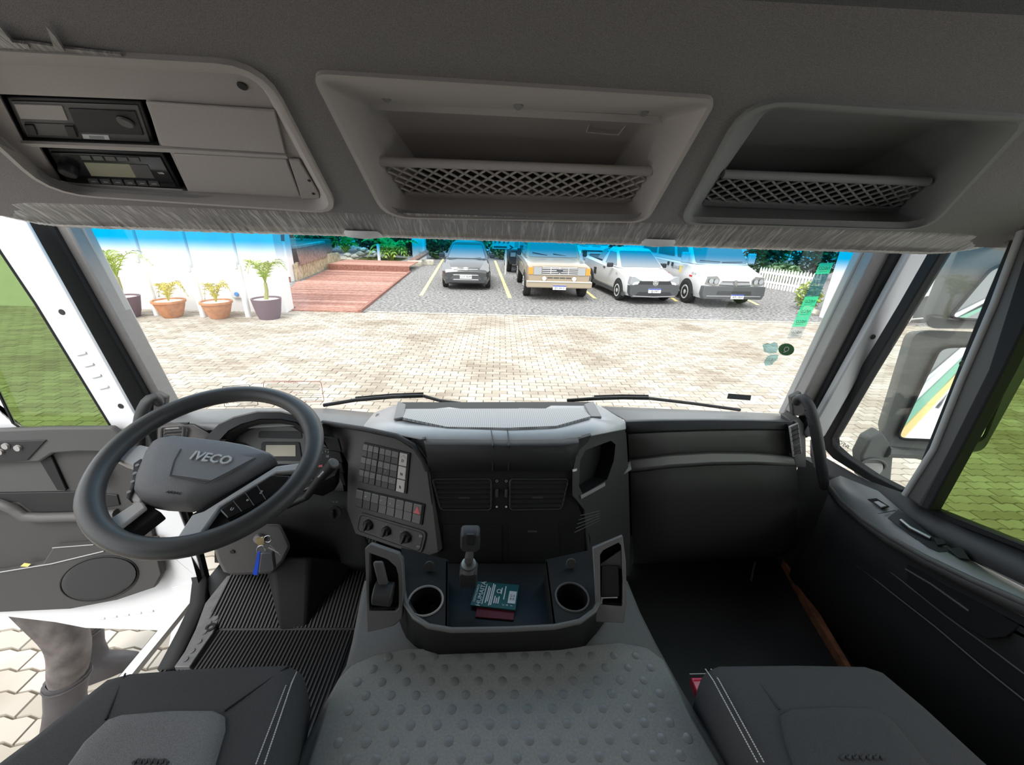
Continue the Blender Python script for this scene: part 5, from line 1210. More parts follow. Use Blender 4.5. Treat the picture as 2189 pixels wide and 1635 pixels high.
# garden plants, rocks and trees behind
def leafball(name, loc, rad, n, leaf, cols, label, cat, group=None, seed=1, trunk=None, flat=1.0):
    rg = random.Random(seed); e = empty(name, loc, label, cat, group); L = Vector(loc)
    for ci, cm in enumerate(cols):
        mb = MB()
        for k in range(n//len(cols)):
            d = Vector((rg.gauss(0, 1), rg.gauss(0, 1), rg.gauss(0, 1))).normalized()*(rg.random()**.4)
            p = L+Vector((d.x*rad[0], d.y*rad[1], rad[2]*(1+d.z*flat)))
            a = Vector((rg.gauss(0, 1), rg.gauss(0, 1), rg.gauss(0, .6))).normalized(); b = a.cross(Vector((rg.gauss(0, 1), rg.gauss(0, 1), rg.gauss(0, 1)))).normalized()
            s_ = leaf*rg.uniform(.6, 1.3)
            mb.add([p-a*s_, p+b*s_*.35, p+a*s_, p-b*s_*.35], [[0, 1, 2, 3]])
        mb.build('foliage', cm, e, ang=None)
    if trunk: MB().tube([L, L+Vector((0, 0, rad[2]*1.3))], trunk, 7).build('trunk', 'earth_brown', e)
    return e
mat('leaf_dark', (.04, .075, .04), .7, .3, var=.5, vscale=2); mat('leaf_mid', (.085, .16, .05), .6, .3, var=.5, vscale=3); mat('leaf_lime', (.34, .42, .06), .55, .3, var=.4, vscale=4)
mat('leaf_pale', (.33, .40, .20), .6, .3, var=.4, vscale=4); mat('rock', (.52, .48, .40), .9, .2, var=.3, vscale=5); mat('dry_straw', (.50, .42, .24), .8, .2, var=.3, vscale=6)
for k, (x, y, w, h, sd_, lb) in enumerate(((-15.6, 30, 2.4, 2.0, 21, 'dark green tree behind the white house'), (-11.4, 27, 1.75, 1.8, 22, 'dark green tree behind the bamboo fence'), (-8.4, 28, 1.25, 1.8, 23, 'dark green tree behind the pond'), (-6.0, 27, 1.15, 1.6, 24, 'dark green tree beside the white garden column'))):
    leafball('tree', (x, y, 0), (w, 1.6, h), 2600, .22, ['leaf_dark', 'leaf_mid'], lb, 'tree', 'trees behind the garden', sd_, .2)
def fern(name, px, Y, z0, n, L, m, label, seed, spread=1.0):
    rg = random.Random(seed); b = at(px[0], px[1], Y=Y); e = empty(name, (b.x, b.y, z0), label, 'plant')
    B = Vector((b.x, b.y, z0))
    for k in range(n):
        q = rg.uniform(0, 2*math.pi); r_ = L*rg.uniform(.5, 1.0)*spread
        mb = MB(); frond(mb, B, B+Vector((r_*math.cos(q), r_*math.sin(q)*.7, L*rg.uniform(.15, .9))), L*.35, 7, L*.42, L*.055, .3)
        mb.build('frond', m, e, ang=None)
    return e
fern('garden_fern', (838, 560), 21.5, .1, 20, 1.25, 'leaf_lime', 'bright yellow-green fern beside the white garden column', 31, 1.1)
fern('garden_fern', (724, 540), 23.0, .9, 20, 1.6, 'leaf_mid', 'big green fern above the bamboo fence end', 32)
fern('garden_fern', (700, 525), 21.8, .9, 12, 1.0, 'dry_straw', 'straw-coloured dry fern at the bamboo fence end', 33)
fern('garden_fern', (742, 560), 22.5, .3, 14, 1.0, 'leaf_lime', 'yellow-green fern hanging over the pond rocks', 34)
fern('garden_fern', (646, 520), 19.5, 1.12, 14, .8, 'leaf_pale', 'pale green bedding plant behind the brick cap of the fence', 35)
fern('garden_fern', (668, 518), 20.5, 1.12, 12, .7, 'leaf_pale', 'pale bluish bedding plant over the fence middle', 36)
rg = random.Random(8)
RK = [(735, 553, .5), (748, 560, .45), (760, 548, .42), (772, 542, .5), (785, 539, .4), (797, 540, .38), (778, 533, .35), (765, 531, .35), (742, 545, .4), (806, 545, .3), (728, 560, .35), (755, 565, .3)]
names = ['largest pale rock at the left end of the pond', 'pale rock at the near pond edge', 'rounded pale rock left of the pond middle', 'pale boulder behind the pond water', 'flat pale rock behind the pond', 'pale rock beside the lime fern', 'upper pale rock behind the pond', 'upper left pale rock behind the pond', 'pale rock below the big fern', 'small pale rock by the white post', 'small rock against the deck step', 'small low rock at the deck edge']
def rock(p, s_, lb, grp='rocks around the pond'):
    bm = bmesh.new(); bmesh.ops.create_icosphere(bm, subdivisions=2, radius=s_)
    for v_ in bm.verts: v_.co = Vector((v_.co.x*1.25, v_.co.y, v_.co.z*.7))*(1+rg.uniform(-.14, .14))+Vector(p)
    me = bpy.data.meshes.new('rock'); bm.to_mesh(me); bm.free()
    return tag(finish('rock', me, 'rock', None, ang=25), lb, 'rock', grp)
for (x, y, s_), lb in zip(RK, names):
    p = at(x, y, Y=22.0); rock((p.x, p.y+rg.uniform(-.1, .1), max(p.z, .1)), s_*.42, lb)
mat('pond_green', (.10, .10, .03), .08, .5)
pond = tag(MB().prism([Vector((x, y, .2)) for x, y in ((-7.2, 20.8), (-5.0, 20.8), (-4.9, 22.2), (-6.0, 22.6), (-7.2, 22.2))], (0, 0, .05)).build('pond', 'pond_green'), 'small murky green pond behind the timber deck', 'pond')
p = at(812, 568, Y=20.6)
tag(MB().tube([Vector((p.x, p.y, .2)), Vector((p.x, p.y, 1.0))], .07, 10).build('post', 'white_wall'), 'short white post standing at the pond edge', 'post')
p = at(897, 560, Z=0)
cl = empty('garden_column', (p.x, 22.0, 0), 'white rendered garden column with a wider cap', 'column')
px_ = at(897, 545, Y=22).x
MB().box((px_, 22, .9), (.62, .5, 1.8)).build('shaft', 'white_wall', cl); MB().box((px_-.1, 22, 1.55), (.95, .6, .12)).build('cap', 'white_wall', cl); MB().box((px_+.1, 21.74, .9), (.2, .02, .6)).build('niche', 'box_grey', cl)
p, q = at(874, 562, Y=20.9), at(914, 538, Y=21.6)
bm_ = empty('timber_beam', p, 'weathered timber beam propped on stones beside the parking lot', 'beam')
MB().tube([p, q], .13, 6).build('beam', 'earth_brown', bm_); MB().box((p.x+.3, p.y, .12), (.7, .35, .28)).build('stone', 'rock', bm_, bevel=.04); MB().box((q.x, q.y, .12), (.6, .35, .28)).build('stone', 'rock', bm_, bevel=.04)
struct(MB().box((8, 33, 2.0), (46, .4, 4.4)).build('wall_back', 'white_wall'))
for k, (x, y, w, h, sd_, cols, lb) in enumerate(((-3.9, 25, .75, 1.2, 41, ['leaf_mid', 'leaf_dark'], 'narrow leafy shrub left of the dark hatchback'), (-2.6, 26, .8, .7, 42, ['leaf_pale', 'leaf_mid'], 'pale shrub behind the dark hatchback roof'), (.3, 26, 1.0, .9, 43, ['leaf_mid', 'leaf_pale'], 'shrub behind the red arrow sign'), (-.3, 28, 1.6, 1.5, 44, ['leaf_dark', 'leaf_mid'], 'dark tree behind the red arrow sign'), (7.2, 29, 1.7, 1.6, 45, ['leaf_dark', 'leaf_mid'], 'dark tree behind the white van roof'),
        (12.9, 19.9, 1.2, 1.5, 46, ['leaf_dark', 'leaf_mid'], 'dark tree close behind the picket fence left end'), (15.4, 20, 1.25, 1.6, 47, ['leaf_dark', 'leaf_mid'], 'dark tree behind the picket fence middle'), (18.9, 20.6, 1.3, 1.7, 48, ['leaf_dark', 'leaf_pale'], 'dark tree behind the picket fence right end'), (12.4, 17.9, .6, .45, 49, ['leaf_pale', 'leaf_mid'], 'low pale shrub against the picket fence'))):
    leafball('shrub' if h < 1.3 else 'tree', (x, y, 0), (w, .9, h), 1500, .17, cols, lb, 'shrub' if h < 1.3 else 'tree', None, sd_, .09)
leafball('shrub', (9.38, 12.1, 0), (.32, .4, .42), 500, .09, ['leaf_lime', 'leaf_pale'], 'yellow-green shrub at the foot of the white wall end', 'shrub', None, 51, .03)
for k, (x, y, s_, lb) in enumerate(((1728, 662, .16, 'pale rock under the yellow-green shrub'), (1742, 668, .14, 'small pale rock beside the white wall end'), (1716, 668, .12, 'small rock on the gravel before the shrub'))):
    p = at(x, y, Z=.05); rock(p, s_, lb, 'rocks under the shrub')
# arrow sign on a post
p = at(1082, 523, Y=18.5)
sg = empty('arrow_sign', (p.x, 18.5, 0), 'white sign with red arrows on a post behind the tan pickup', 'sign')
MB().box(p, (1.2, .04, .36)).build('board', 'box_grey', sg); MB().tube([Vector((p.x, 18.54, 0)), Vector((p.x, 18.54, p.z))], .04, 8).build('post', 'box_grey', sg)
mat('sign_red', (.55, .03, .04), .5)
def arrow(cx_, cz_, s_):
    return [Vector((cx_-s_, 18.47, cz_+s_*.8)), Vector((cx_-s_*.3, 18.47, cz_+s_*.8)), Vector((cx_+s_, 18.47, cz_)), Vector((cx_-s_*.3, 18.47, cz_-s_*.8)), Vector((cx_-s_, 18.47, cz_-s_*.8)), Vector((cx_+s_*.2, 18.47, cz_))]
for dx, dz, s_ in ((-.48, .1, .06), (-.30, .1, .06), (-.10, .1, .06), (.08, .1, .06), (.22, -.10, .10)): MB().prism(arrow(p.x+dx, p.z+dz, s_), (0, -.01, 0)).build('arrow', 'sign_red', sg)
MB().box((p.x-.25, 18.475, p.z-.1), (.58, .01, .07)).build('text_bar', 'dark_slot', sg); MB().box((p.x+.46, 18.475, p.z+.02), (.18, .01, .22)).build('text_bar', 'print_grey', sg)

# picket fence
PF = empty('picket_fence', (11.4, 15.7, 0), 'white wooden picket fence to the right of the white van', 'fence')
mat('fence_white', (.85, .85, .82), .6)
a_, b_ = at(1618, 612, Z=0), at(1742, 632, Z=0); n = 21
dv = (b_-a_).normalized()
for k in range(n):
    p = a_.lerp(b_, k/(n-1)); sd_ = dv*.035; t_ = Vector((dv.y, -dv.x, 0))*.02
    pk = [p-sd_, p+sd_, p+sd_+Vector((0, 0, .72)), p+Vector((0, 0, .80)), p-sd_+Vector((0, 0, .72))]
    MB().prism(pk, t_).build('picket', 'fence_white', PF)
for z in (.2, .56):
    u_ = Vector((dv.y, -dv.x, 0))*-.02
    MB().prism([a_+Vector((0, 0, z)), b_+Vector((0, 0, z)), b_+Vector((0, 0, z+.08)), a_+Vector((0, 0, z+.08))], u_).build('rail', 'fence_white', PF)
# white wall end and dark veined stone wall on the right
mat('veined', (.06, .065, .07), .6)
m = bpy.data.materials.new('veined_stone'); m.use_nodes = True; nt = m.node_tree; b = nt.nodes['Principled BSDF']
vo = nt.nodes.new('ShaderNodeTexVoronoi'); vo.feature = 'DISTANCE_TO_EDGE'; vo.inputs['Scale'].default_value = 2.2; tc = nt.nodes.new('ShaderNodeTexCoord')
rp = nt.nodes.new('ShaderNodeValToRGB'); rp.color_ramp.elements[0].position = .015; rp.color_ramp.elements[1].position = .05
rp.color_ramp.elements[0].color = (.62, .62, .6, 1); rp.color_ramp.elements[1].color = (.075, .08, .085, 1)
nt.links.new(tc.outputs['Object'], vo.inputs['Vector']); nt.links.new(vo.outputs['Distance'], rp.inputs[0]); nt.links.new(rp.outputs[0], b.inputs['Base Color']); MATS['veined_stone'] = m
wr = at(1754, 686, Z=0)+Vector((.33, 0, 0))
struct(MB().box((wr.x+.6, wr.y+.25, 1.7), (1.2, .5, 3.4)).build('wall_right_end', 'white_wall'))
WS = struct(MB().box((wr.x+6.2, wr.y+.3, 1.7), (10.0, .4, 3.4)).build('wall_right_stone', 'veined_stone'))
p = at(1966, 590, Y=wr.y+.05)
MB().box(p, (1.0, .1, 1.0)).build('window_frame', 'white_wall', WS); MB().box(p+Vector((0, -.02, 0)), (.8, .1, .8)).build('window_pane', 'pipe_grey', WS)

# ------------------------------------------------------------------ vehicles
mat('tyre', (.02, .02, .02), .85); mat('car_glass', (.22, .24, .255), .08, .6); mat('lens_clear', (.34, .36, .38), .15, .6); mat('lens_orange', (.75, .30, .05), .25)
mat('car_black_trim', (.035, .036, .04), .55); mat('chrome', (.75, .75, .75), .15, .5, metal=1.0); mat('plate_white', (.78, .78, .78), .5); mat('plate_blue', (.03, .06, .4), .5); mat('plate_ink', (.12, .12, .13), .6)
mat('paint_graphite', (.045, .048, .052), .25, .6, coat=.6); mat('paint_tan', (.33, .27, .20), .3, .5, coat=.4); mat('paint_brown', (.10, .065, .045), .3, .5, coat=.4); mat('paint_white', (.66, .66, .66), .3, .5, coat=.4); mat('paint_dark', (.03, .035, .04), .3, .5)
mat('bumper_grey', (.075, .08, .085), .55)
def car(name, loc, rz, label, W, L, paint, body, green, wheels, wr_=.31, ww=.19, low='car_black_trim'):
    """front bumper at local y=0, rear towards +y.  body = (y, half width factor, z bottom, z top) stations; green = (y0,y1 belt, y0,y1 roof, z belt, z roof, roof width factor)"""
    e = empty(name, loc, label, 'car' if 'van' not in label else 'van'); e.rotation_euler = (0, 0, rz)
    M = Matrix.Translation(Vector(loc)) @ Matrix.Rotation(rz, 4, 'Z')
    T = lambda P: [M @ Vector(p) for p in P]
    w = W/2; loops = []
    for y, f_, zb, zt in body:
        a = w*f_; hgt = zt-zb
        loops.append(T([(-a*.9, y, zb), (-a*.985, y, zb+hgt*.25), (-a, y, zb+hgt*.6), (-a*.97, y, zt-hgt*.10), (-a*.88, y, zt-.01), (-a*.4, y, zt+.015), (a*.4, y, zt+.015), (a*.88, y, zt-.01), (a*.97, y, zt-hgt*.10), (a, y, zb+hgt*.6), (a*.985, y, zb+hgt*.25), (a*.9, y, zb)]))
    MB().loft(loops).build('body', paint, e, ang=32)
    y0, y1, r0, r1, zb, zt, rf = green
    bw = w*.93; tw = w*rf
    B = [(-bw, y0, zb), (bw, y0, zb), (bw, y1, zb), (-bw, y1, zb)]; Tp = [(-tw, r0, zt), (tw, r0, zt), (tw, r1, zt), (-tw, r1, zt)]
    Bl, Tl = rquad(B, .08), rquad(Tp, .12); ce = Vector((0, (r0+r1)/2, zt))
    MB().loft([T(Bl), T(Tl), T([ce+(p-ce)*.9+Vector((0, 0, .045)) for p in Tl]), T([ce+(p-ce)*.5+Vector((0, 0, .065)) for p in Tl])]).build('cabin', paint, e, ang=32)
    def pane(q, u0, u1, v0, v1, name_, m_, o_=.012, th=.02, par=None):
        q = [Vector(p) for p in q]; P = [bil(q, u, v_) for u, v_ in ((u0, v0), (u1, v0), (u1, v1), (u0, v1))]
        nrm = (P[1]-P[0]).cross(P[3]-P[0]).normalized(); c_ = sum(P, Vector())/4
        if nrm.dot(c_-Vector((0, (y0+y1)/2, zb))) < 0: nrm = -nrm
        return MB().prism(T(rquad([p+nrm*o_ for p in P], .08)), M.to_3x3() @ (nrm*-th)).build(name_, m_, par or e)
    front = [Tp[0], Tp[1], B[1], B[0]]; left = [Tp[0], Tp[3], B[3], B[0]]; right = [Tp[1], Tp[2], B[2], B[1]]; rear = [Tp[3], Tp[2], B[2], B[3]]
    def fx(name_, pts, m_, y=-.005, dep=.06, par=None, bevel=0):
        return MB().prism(T([(x, y, z) for x, z in pts]), M.to_3x3() @ Vector((0, dep, 0))).build(name_, m_, par or e, bevel=bevel)
    def sx(name_, sgn, pts, m_, out=.01, dep=.04, f_=1.0, par=None):
        return MB().prism(T([(sgn*(w*f_+out), y, z) for y, z in pts]), M.to_3x3() @ Vector((-sgn*dep, 0, 0))).build(name_, m_, par or e)
    for y in wheels:
        for sgn in (-1, 1):
            c = M @ Vector((sgn*(w-ww*.5+.025), y, wr_)); ax = M.to_3x3() @ Vector((sgn, 0, 0))
            wh = MB().lathe([(wr_*.6, -ww/2), (wr_*.95, -ww/2), (wr_, -ww/2+.03), (wr_, ww/2-.03), (wr_*.95, ww/2), (wr_*.68, ww/2+.004)], c, ax, 24).build('wheel', 'tyre', e, ang=40)
            MB().lathe([(wr_*.66, ww/2-.01), (wr_*.62, ww/2+.012), (wr_*.3, ww/2-.01), (wr_*.16, ww/2+.012), (0, ww/2+.014)], c, ax, 20).build('hub_cap', 'box_grey', wh, ang=40)
            for k in range(7):
                q = 2*math.pi*k/7; u = ax.orthogonal().normalized(); v_ = ax.cross(u); d_ = u*math.cos(q)+v_*math.sin(q)
                MB().box(c+ax*(ww/2+.006)+d_*wr_*.44, (.03, .03, .03)).build('vent_hole', 'dark_slot', wh)
            arch = [(y+(wr_*1.22)*math.cos(R(a)), wr_+(wr_*1.22)*math.sin(R(a))) for a in range(0, 181, 15)]
            sx('wheel_arch', sgn, arch, 'car_black_trim', .005, .02)
    def plate(x, z, s_, blue, y=-.03):
        pl_ = fx('number_plate', [(x-.20, z-.065), (x+.20, z-.065), (x+.20, z+.065), (x-.20, z+.065)], 'plate_white', y, .02)
        if blue: fx('plate_band', [(x-.20, z+.035), (x+.20, z+.035), (x+.20, z+.065), (x-.20, z+.065)], 'plate_blue', y-.004, .006, pl_)
        text('plate_text', s_, M @ Vector((x, y-.006, z-(.012 if blue else 0))), M.to_3x3() @ Vector((1, 0, 0)), (0, 0, 1), .062, 'plate_ink', pl_, depth=.001)
    def mirror(x, y, z, m_='car_black_trim', s=(.20, .12, .14)):
        MB().box(M @ Vector((x, y, z)), s, M.to_3x3()).build('door_mirror', m_, e, bevel=.03)
    def wiper(x0, z0, x1, z1, y):
        MB().tube(T([(x0, y, z0), (x1, y-.02, z1)]), .012, 5).build('wiper', 'car_black_trim', e)
    return dict(e=e, T=T, M=M, pane=pane, fx=fx, sx=sx, plate=plate, mirror=mirror, wiper=wiper, front=front, left=left, right=right, rear=rear, w=w)
def tube_on(c, pts, r, name, m, par=None): return MB().tube(c['T'](pts), r, 6).build(name, m, par or c['e'])

# dark hatchback
c = car('hatchback_car', (-1.17, 13.95, 0), R(2), 'small dark graphite hatchback parked between the yellow lines', 1.62, 3.7, 'paint_graphite',
        [(0.0, .86, .26, .60), (.10, .95, .20, .74), (.35, 1, .19, .84), (.95, 1, .18, .97), (2.6, 1, .18, .98), (3.4, .98, .2, .95), (3.7, .90, .3, .85)],
        (.85, 3.55, 1.65, 3.3, .95, 1.42, .70), (.72, 3.1), .29, .18)
c['pane'](c['front'], .06, .94, .10, .95, 'windshield', 'car_glass'); 
for sd_ in ('left', 'right'): c['pane'](c[sd_], .05, .48, .12, .9, 'side_window', 'car_glass'); c['pane'](c[sd_], .53, .93, .12, .85, 'side_window', 'car_glass')
for s in (-1, 1):
    c['fx']('headlamp', [(s*.79, .66), (s*.76, .88), (s*.62, .90), (s*.46, .70), (s*.56, .62), (s*.72, .60)], 'lens_clear', .06, .15)
    c['fx']('fog_lamp', [(s*.72, .36), (s*.60, .36), (s*.60, .46), (s*.72, .46)], 'bumper_grey', -.01, .08)
    c['mirror'](s*.90, 1.22, 1.04)
c['fx']('grille', [(-.42, .30), (.42, .30), (.52, .40), (.36, .56), (-.36, .56), (-.52, .40)], 'bumper_grey', -.012, .06)
for z in (.36, .51): tube_on(c, [(-.42, -.015, z), (.42, -.015, z)], .012, 'grille_bar', 'box_grey')
tube_on(c, [(-.40, .04, .69), (0, .01, .675), (.40, .04, .69)], .012, 'grille_bar', 'chrome')
em = MB().lathe([(0, .01), (.075, .008), (.08, 0)], (0, 0, 0), (0, -1, 0), 20).build('oval_badge', 'chrome', None)
em.data.transform(Matrix.Translation(c['M'] @ Vector((0, .05, .72))) @ Matrix.Diagonal((1.2, 1, .55, 1))); em.parent = c['e']; em.matrix_parent_inverse = WM(c['e']).inverted()
c['plate'](0, .46, 'CGY 8249', False); c['wiper'](-.55, 1.0, -.15, .985, .93); c['wiper'](.05, .985, .5, 1.0, .93)

# tan pickup
c = car('pickup_truck', (1.78, 12.5, 0), R(1.5), 'old tan and brown pickup truck with a boxy barred grille', 1.98, 5.2, 'paint_tan',
        [(0.0, .94, .48, 1.02), (.08, .98, .42, 1.06), (.5, 1, .40, 1.09), (1.5, 1, .40, 1.15), (3.0, 1, .40, 1.16), (5.1, 1, .42, 1.16), (5.2, .98, .45, 1.14)],
        (1.45, 3.15, 1.95, 3.0, 1.14, 1.76, .80), (.85, 3.85), .38, .22)
c['pane'](c['front'], .05, .95, .08, .96, 'windshield', 'car_glass')
for sd_ in ('left', 'right'): c['pane'](c[sd_], .06, .94, .1, .92, 'side_window', 'car_glass')
for s in (-1, 1):
    c['sx']('brown_flank', s, [(.1, .55), (5.1, .55), (5.1, .98), (1.5, 1.0), (.5, .94)], 'paint_brown', .004, .03)
    c['fx']('indicator', [(s*.94, .78), (s*.80, .78), (s*.80, .98), (s*.94, .98)], 'lens_orange', -.02, .05)
    c['fx']('headlamp', [(s*.79, .77), (s*.55, .77), (s*.55, .99), (s*.79, .99)], 'lens_clear', -.02, .05)
    MB().lathe([(0, .03), (.06, .02), (.065, 0)], c['M'] @ Vector((s*.46, -.02, .66)), (0, -1, 0), 16).build('spot_lamp', 'print_white', c['e'])
    c['mirror'](s*1.12, 1.75, 1.30, s=(.14, .10, .22))
gr = c['fx']('grille', [(-.53, .77), (.53, .77), (.53, 1.0), (-.53, 1.0)], 'car_black_trim', -.01, .05)
for z in (.79, .845, .90, .955, .995): tube_on(c, [(-.53, -.02, z), (.53, -.02, z)], .013, 'grille_bar', 'print_white', gr)
for x in (-.27, 0, .27): tube_on(c, [(x, -.022, .78), (x, -.022, 1.0)], .009, 'grille_bar', 'print_white', gr)
for k, (x0, x1) in enumerate(((-.36, -.20), (-.17, -.01), (.02, .18), (.21, .37))): c['fx']('air_slot', [(x0, .67), (x1, .67), (x1, .70), (x0, .70)], 'dark_slot', -.012, .05)
bt = [(-.11, .87), (-.05, .87), (-.05, .845), (.05, .845), (.05, .87), (.11, .87), (.09, .915), (.05, .915), (.05, .94), (-.05, .94), (-.05, .915), (-.09, .915)]
c['fx']('cross_badge', bt, 'dark_slot', -.035, .02, gr)
c['fx']('bumper', [(-1.0, .40), (1.0, .40), (1.0, .60), (-1.0, .60)], mat('bumper_tan', (.36, .30, .22), .35), -.16, .22, bevel=.03)
c['plate'](0, .42, 'IJH 0412', True, -.18); tube_on(c, [(-.98, -.165, .585), (.98, -.165, .585)], .016, 'bumper_line', 'print_white'); c['wiper'](-.7, 1.30, -.2, 1.22, 1.52); c['wiper'](0, 1.27, .5, 1.2, 1.52)
for x in (-.35, -.17, 0, .17, .35): MB().box(c['M'] @ Vector((x, 2.05, 1.82)), (.10, .10, .06)).build('roof_marker', 'car_black_trim', c['e'], bevel=.015)
bd = [(-.9, 3.2), (.9, 3.2), (.9, 5.1), (-.9, 5.1)]
MB().prism(c['T']([(x, y, 1.178) for x, y in bd]), (0, 0, .004)).build('load_bed', 'car_black_trim', c['e'])

# white coupe utility
c = car('pickup_truck', (4.66, 12.25, 0), R(7), 'small white pickup with a black lower bumper beside the van', 1.66, 4.4, 'paint_white',
        [(0.0, .84, .30, .66), (.10, .94, .24, .74), (.4, 1, .22, .84), (1.1, 1, .20, .98), (2.6, 1, .20, 1.02), (4.3, 1, .24, 1.10), (4.4, .96, .3, 1.08)],
        (1.0, 2.75, 1.75, 2.45, .97, 1.47, .72), (.78, 3.5), .31, .19)
c['pane'](c['front'], .05, .95, .06, .96, 'windshield', 'car_glass')
for sd_ in ('left', 'right'): c['pane'](c[sd_], .10, .72, .14, .9, 'side_window', 'car_glass')
c['fx']('lower_bumper', [(-.70, .22), (.70, .22), (.78, .34), (.80, .56), (.60, .60), (-.60, .60), (-.80, .56), (-.78, .34)], 'bumper_grey', -.03, .2)
c['fx']('lower_intake', [(-.60, .28), (.60, .28), (.50, .38), (-.50, .38)], 'car_black_trim', -.04, .04)
tube_on(c, [(-.68, -.04, .26), (0, -.05, .235), (.68, -.04, .26)], .014, 'bumper_line', 'print_grey')
gr = c['fx']('grille', [(-.55, .60), (.55, .60), (.48, .70), (-.48, .70)], 'car_black_trim', -.01, .08)
for s in (-1, 1):
    c['fx']('headlamp', [(s*.80, .62), (s*.77, .82), (s*.66, .82), (s*.42, .70), (s*.42, .60), (s*.66, .57)], 'lens_clear', .02, .16)
    c['mirror'](s*.93, 1.40, 1.02)
    c['sx']('sill_trim', s, [(.3, .20), (4.2, .22), (4.2, .34), (.3, .32)], 'bumper_grey', .004, .03)
    c['sx']('fuel_flap', s, [(2.9, .55), (3.15, .55), (3.15, .78), (2.9, .78)], 'car_black_trim', .006, .02) if s < 0 else None
    c['sx']('door_handle', s, [(2.1, .86), (2.25, .86), (2.25, .89), (2.1, .89)], 'car_black_trim', .012, .03)
    c['sx']('roof_sail', s, [(2.70, 1.05), (3.3, 1.10), (2.75, 1.42), (2.5, 1.47)], 'paint_white', -.16, .05)
bg = MB().lathe([(.085, 0), (.085, .015), (.070, .015), (.070, 0)], c['M'] @ Vector((0, -.02, .65)), c['M'].to_3x3() @ Vector((0, -1, 0)), 24, False, False).build('ring_badge', 'chrome', gr)
MB().lathe([(0, .012), (.085, .010), (.085, 0)], c['M'] @ Vector((0, -.015, .65)), c['M'].to_3x3() @ Vector((0, -1, 0)), 24).build('badge_disc', 'print_white', gr)
for P in ([(-.045, .705), (-.02, .655), (0, .69), (.02, .655), (.045, .705)], [(-.06, .675), (-.025, .60), (0, .645), (.025, .60), (.06, .675)]): tube_on(c, [(x, -.03, z) for x, z in P], .008, 'badge_letter', 'bumper_grey', bg)
c['plate'](0, .42, 'IJJ1F47', True, -.05)
MB().prism(c['T']([(x, y, z) for x, y, z in ((-.72, 2.8, 1.045), (.72, 2.8, 1.045), (.72, 4.3, 1.115), (-.72, 4.3, 1.115))]), (0, 0, .004)).build('load_bed', 'car_black_trim', c['e'])
text('door_print', '3LI', c['M'] @ Vector((-.845, 1.0, .80)), c['M'].to_3x3() @ Vector((0, -1, 0)), (0, 0, 1), .07, 'plate_ink', c['e'])

# white passenger van
c = car('passenger_van', (6.93, 11.95, 0), R(4), 'white passenger van with a grey bumper and blue numbered plate', 1.98, 5.2, 'paint_white',
        [(0.0, .90, .32, .92), (.10, .97, .27, .98), (.45, 1, .26, 1.06), (.95, 1, .26, 1.22), (1.4, 1, .26, 1.24), (5.1, 1, .28, 1.24), (5.2, .97, .3, 1.2)],
        (.85, 5.1, 1.62, 5.0, 1.20, 1.98, .84), (.92, 4.0), .34, .21)
c['pane'](c['front'], .04, .96, .06, .97, 'windshield', 'car_glass')
for sd_ in ('left', 'right'):
    for u0, u1 in ((.05, .24), (.29, .60), (.64, .95)): c['pane'](c[sd_], u0, u1, .12, .85, 'side_window', 'car_glass')
c['fx']('bumper', [(-.92, .28), (.92, .28), (.98, .42), (.96, .66), (-.96, .66), (-.98, .42)], 'bumper_grey', -.06, .22, bevel=.02)
c['fx']('lower_intake', [(-.55, .42), (.55, .42), (.52, .52), (-.52, .52)], 'car_black_trim', -.07, .04)
tube_on(c, [(-.85, -.065, .37), (.85, -.065, .37)], .012, 'bumper_line', 'print_grey')
gr = c['fx']('grille', [(-.50, .68), (.50, .68), (.44, .80), (-.44, .80)], 'print_grey', -.01, .06)
tube_on(c, [(-.50, -.02, .69), (0, -.02, .675), (.50, -.02, .69)], .012, 'grille_bar', 'dark_slot', gr); tube_on(c, [(-.42, -.02, .79), (.42, -.02, .79)], .010, 'grille_bar', 'dark_slot', gr)
lion = [(-.05, -.09), (-.01, -.04), (.03, -.09), (.055, -.06), (.03, 0), (.07, .02), (.05, .05), (.01, .035), (.045, .085), (-.01, .10), (-.055, .07), (-.04, .03), (-.075, .02), (-.055, -.01), (-.02, 0)]
c['fx']('lion_badge', [(x, .735+z) for x, z in lion], 'dull_metal', -.035, .03, gr)
for s in (-1, 1):
    hl_ = c['fx']('headlamp', [(s*.92, .70), (s*.88, .92), (s*.60, .94), (s*.50, .84), (s*.52, .69), (s*.66, .66)], 'dull_metal', -.008, .12)
    for x, z, r_ in ((.62, .79, .07), (.78, .80, .07)): MB().lathe([(0, .0), (r_*.7, .02), (r_, .03)], c['M'] @ Vector((s*x, -.012, z)), c['M'].to_3x3() @ Vector((0, -1, 0)), 14).build('reflector', 'lens_clear', hl_)
    c['mirror'](s*1.10, 1.10, 1.36, 'pipe_grey', (.22, .14, .32))
    c['sx']('side_marker', s, [(.70, .82), (.86, .82), (.86, .87), (.70, .87)], 'sign_red', .006, .02)
    for k in range(2): c['sx']('side_marker', s, [(2.2+1.3*k, .72), (2.4+1.3*k, .72), (2.4+1.3*k, .77), (2.2+1.3*k, .77)], 'sign_red', .006, .02)
    c['sx']('yellow_label', s, [(1.42, .86), (1.56, .86), (1.56, 1.08), (1.42, 1.08)], 'paper_yellow', .006, .02)
    c['sx']('door_handle', s, [(2.05, 1.0), (2.15, 1.0), (2.15, 1.12), (2.05, 1.12)], 'car_black_trim', .01, .03); c['sx']('door_handle', s, [(2.35, 1.0), (2.45, 1.0), (2.45, 1.12), (2.35, 1.12)], 'car_black_trim', .01, .03)
text('side_lettering', 'BLVAGE', c['M'] @ Vector((-1.002, 1.80, .99)), c['M'].to_3x3() @ Vector((0, -1, 0)), (0, 0, 1), .11, 'plate_ink', c['e'])
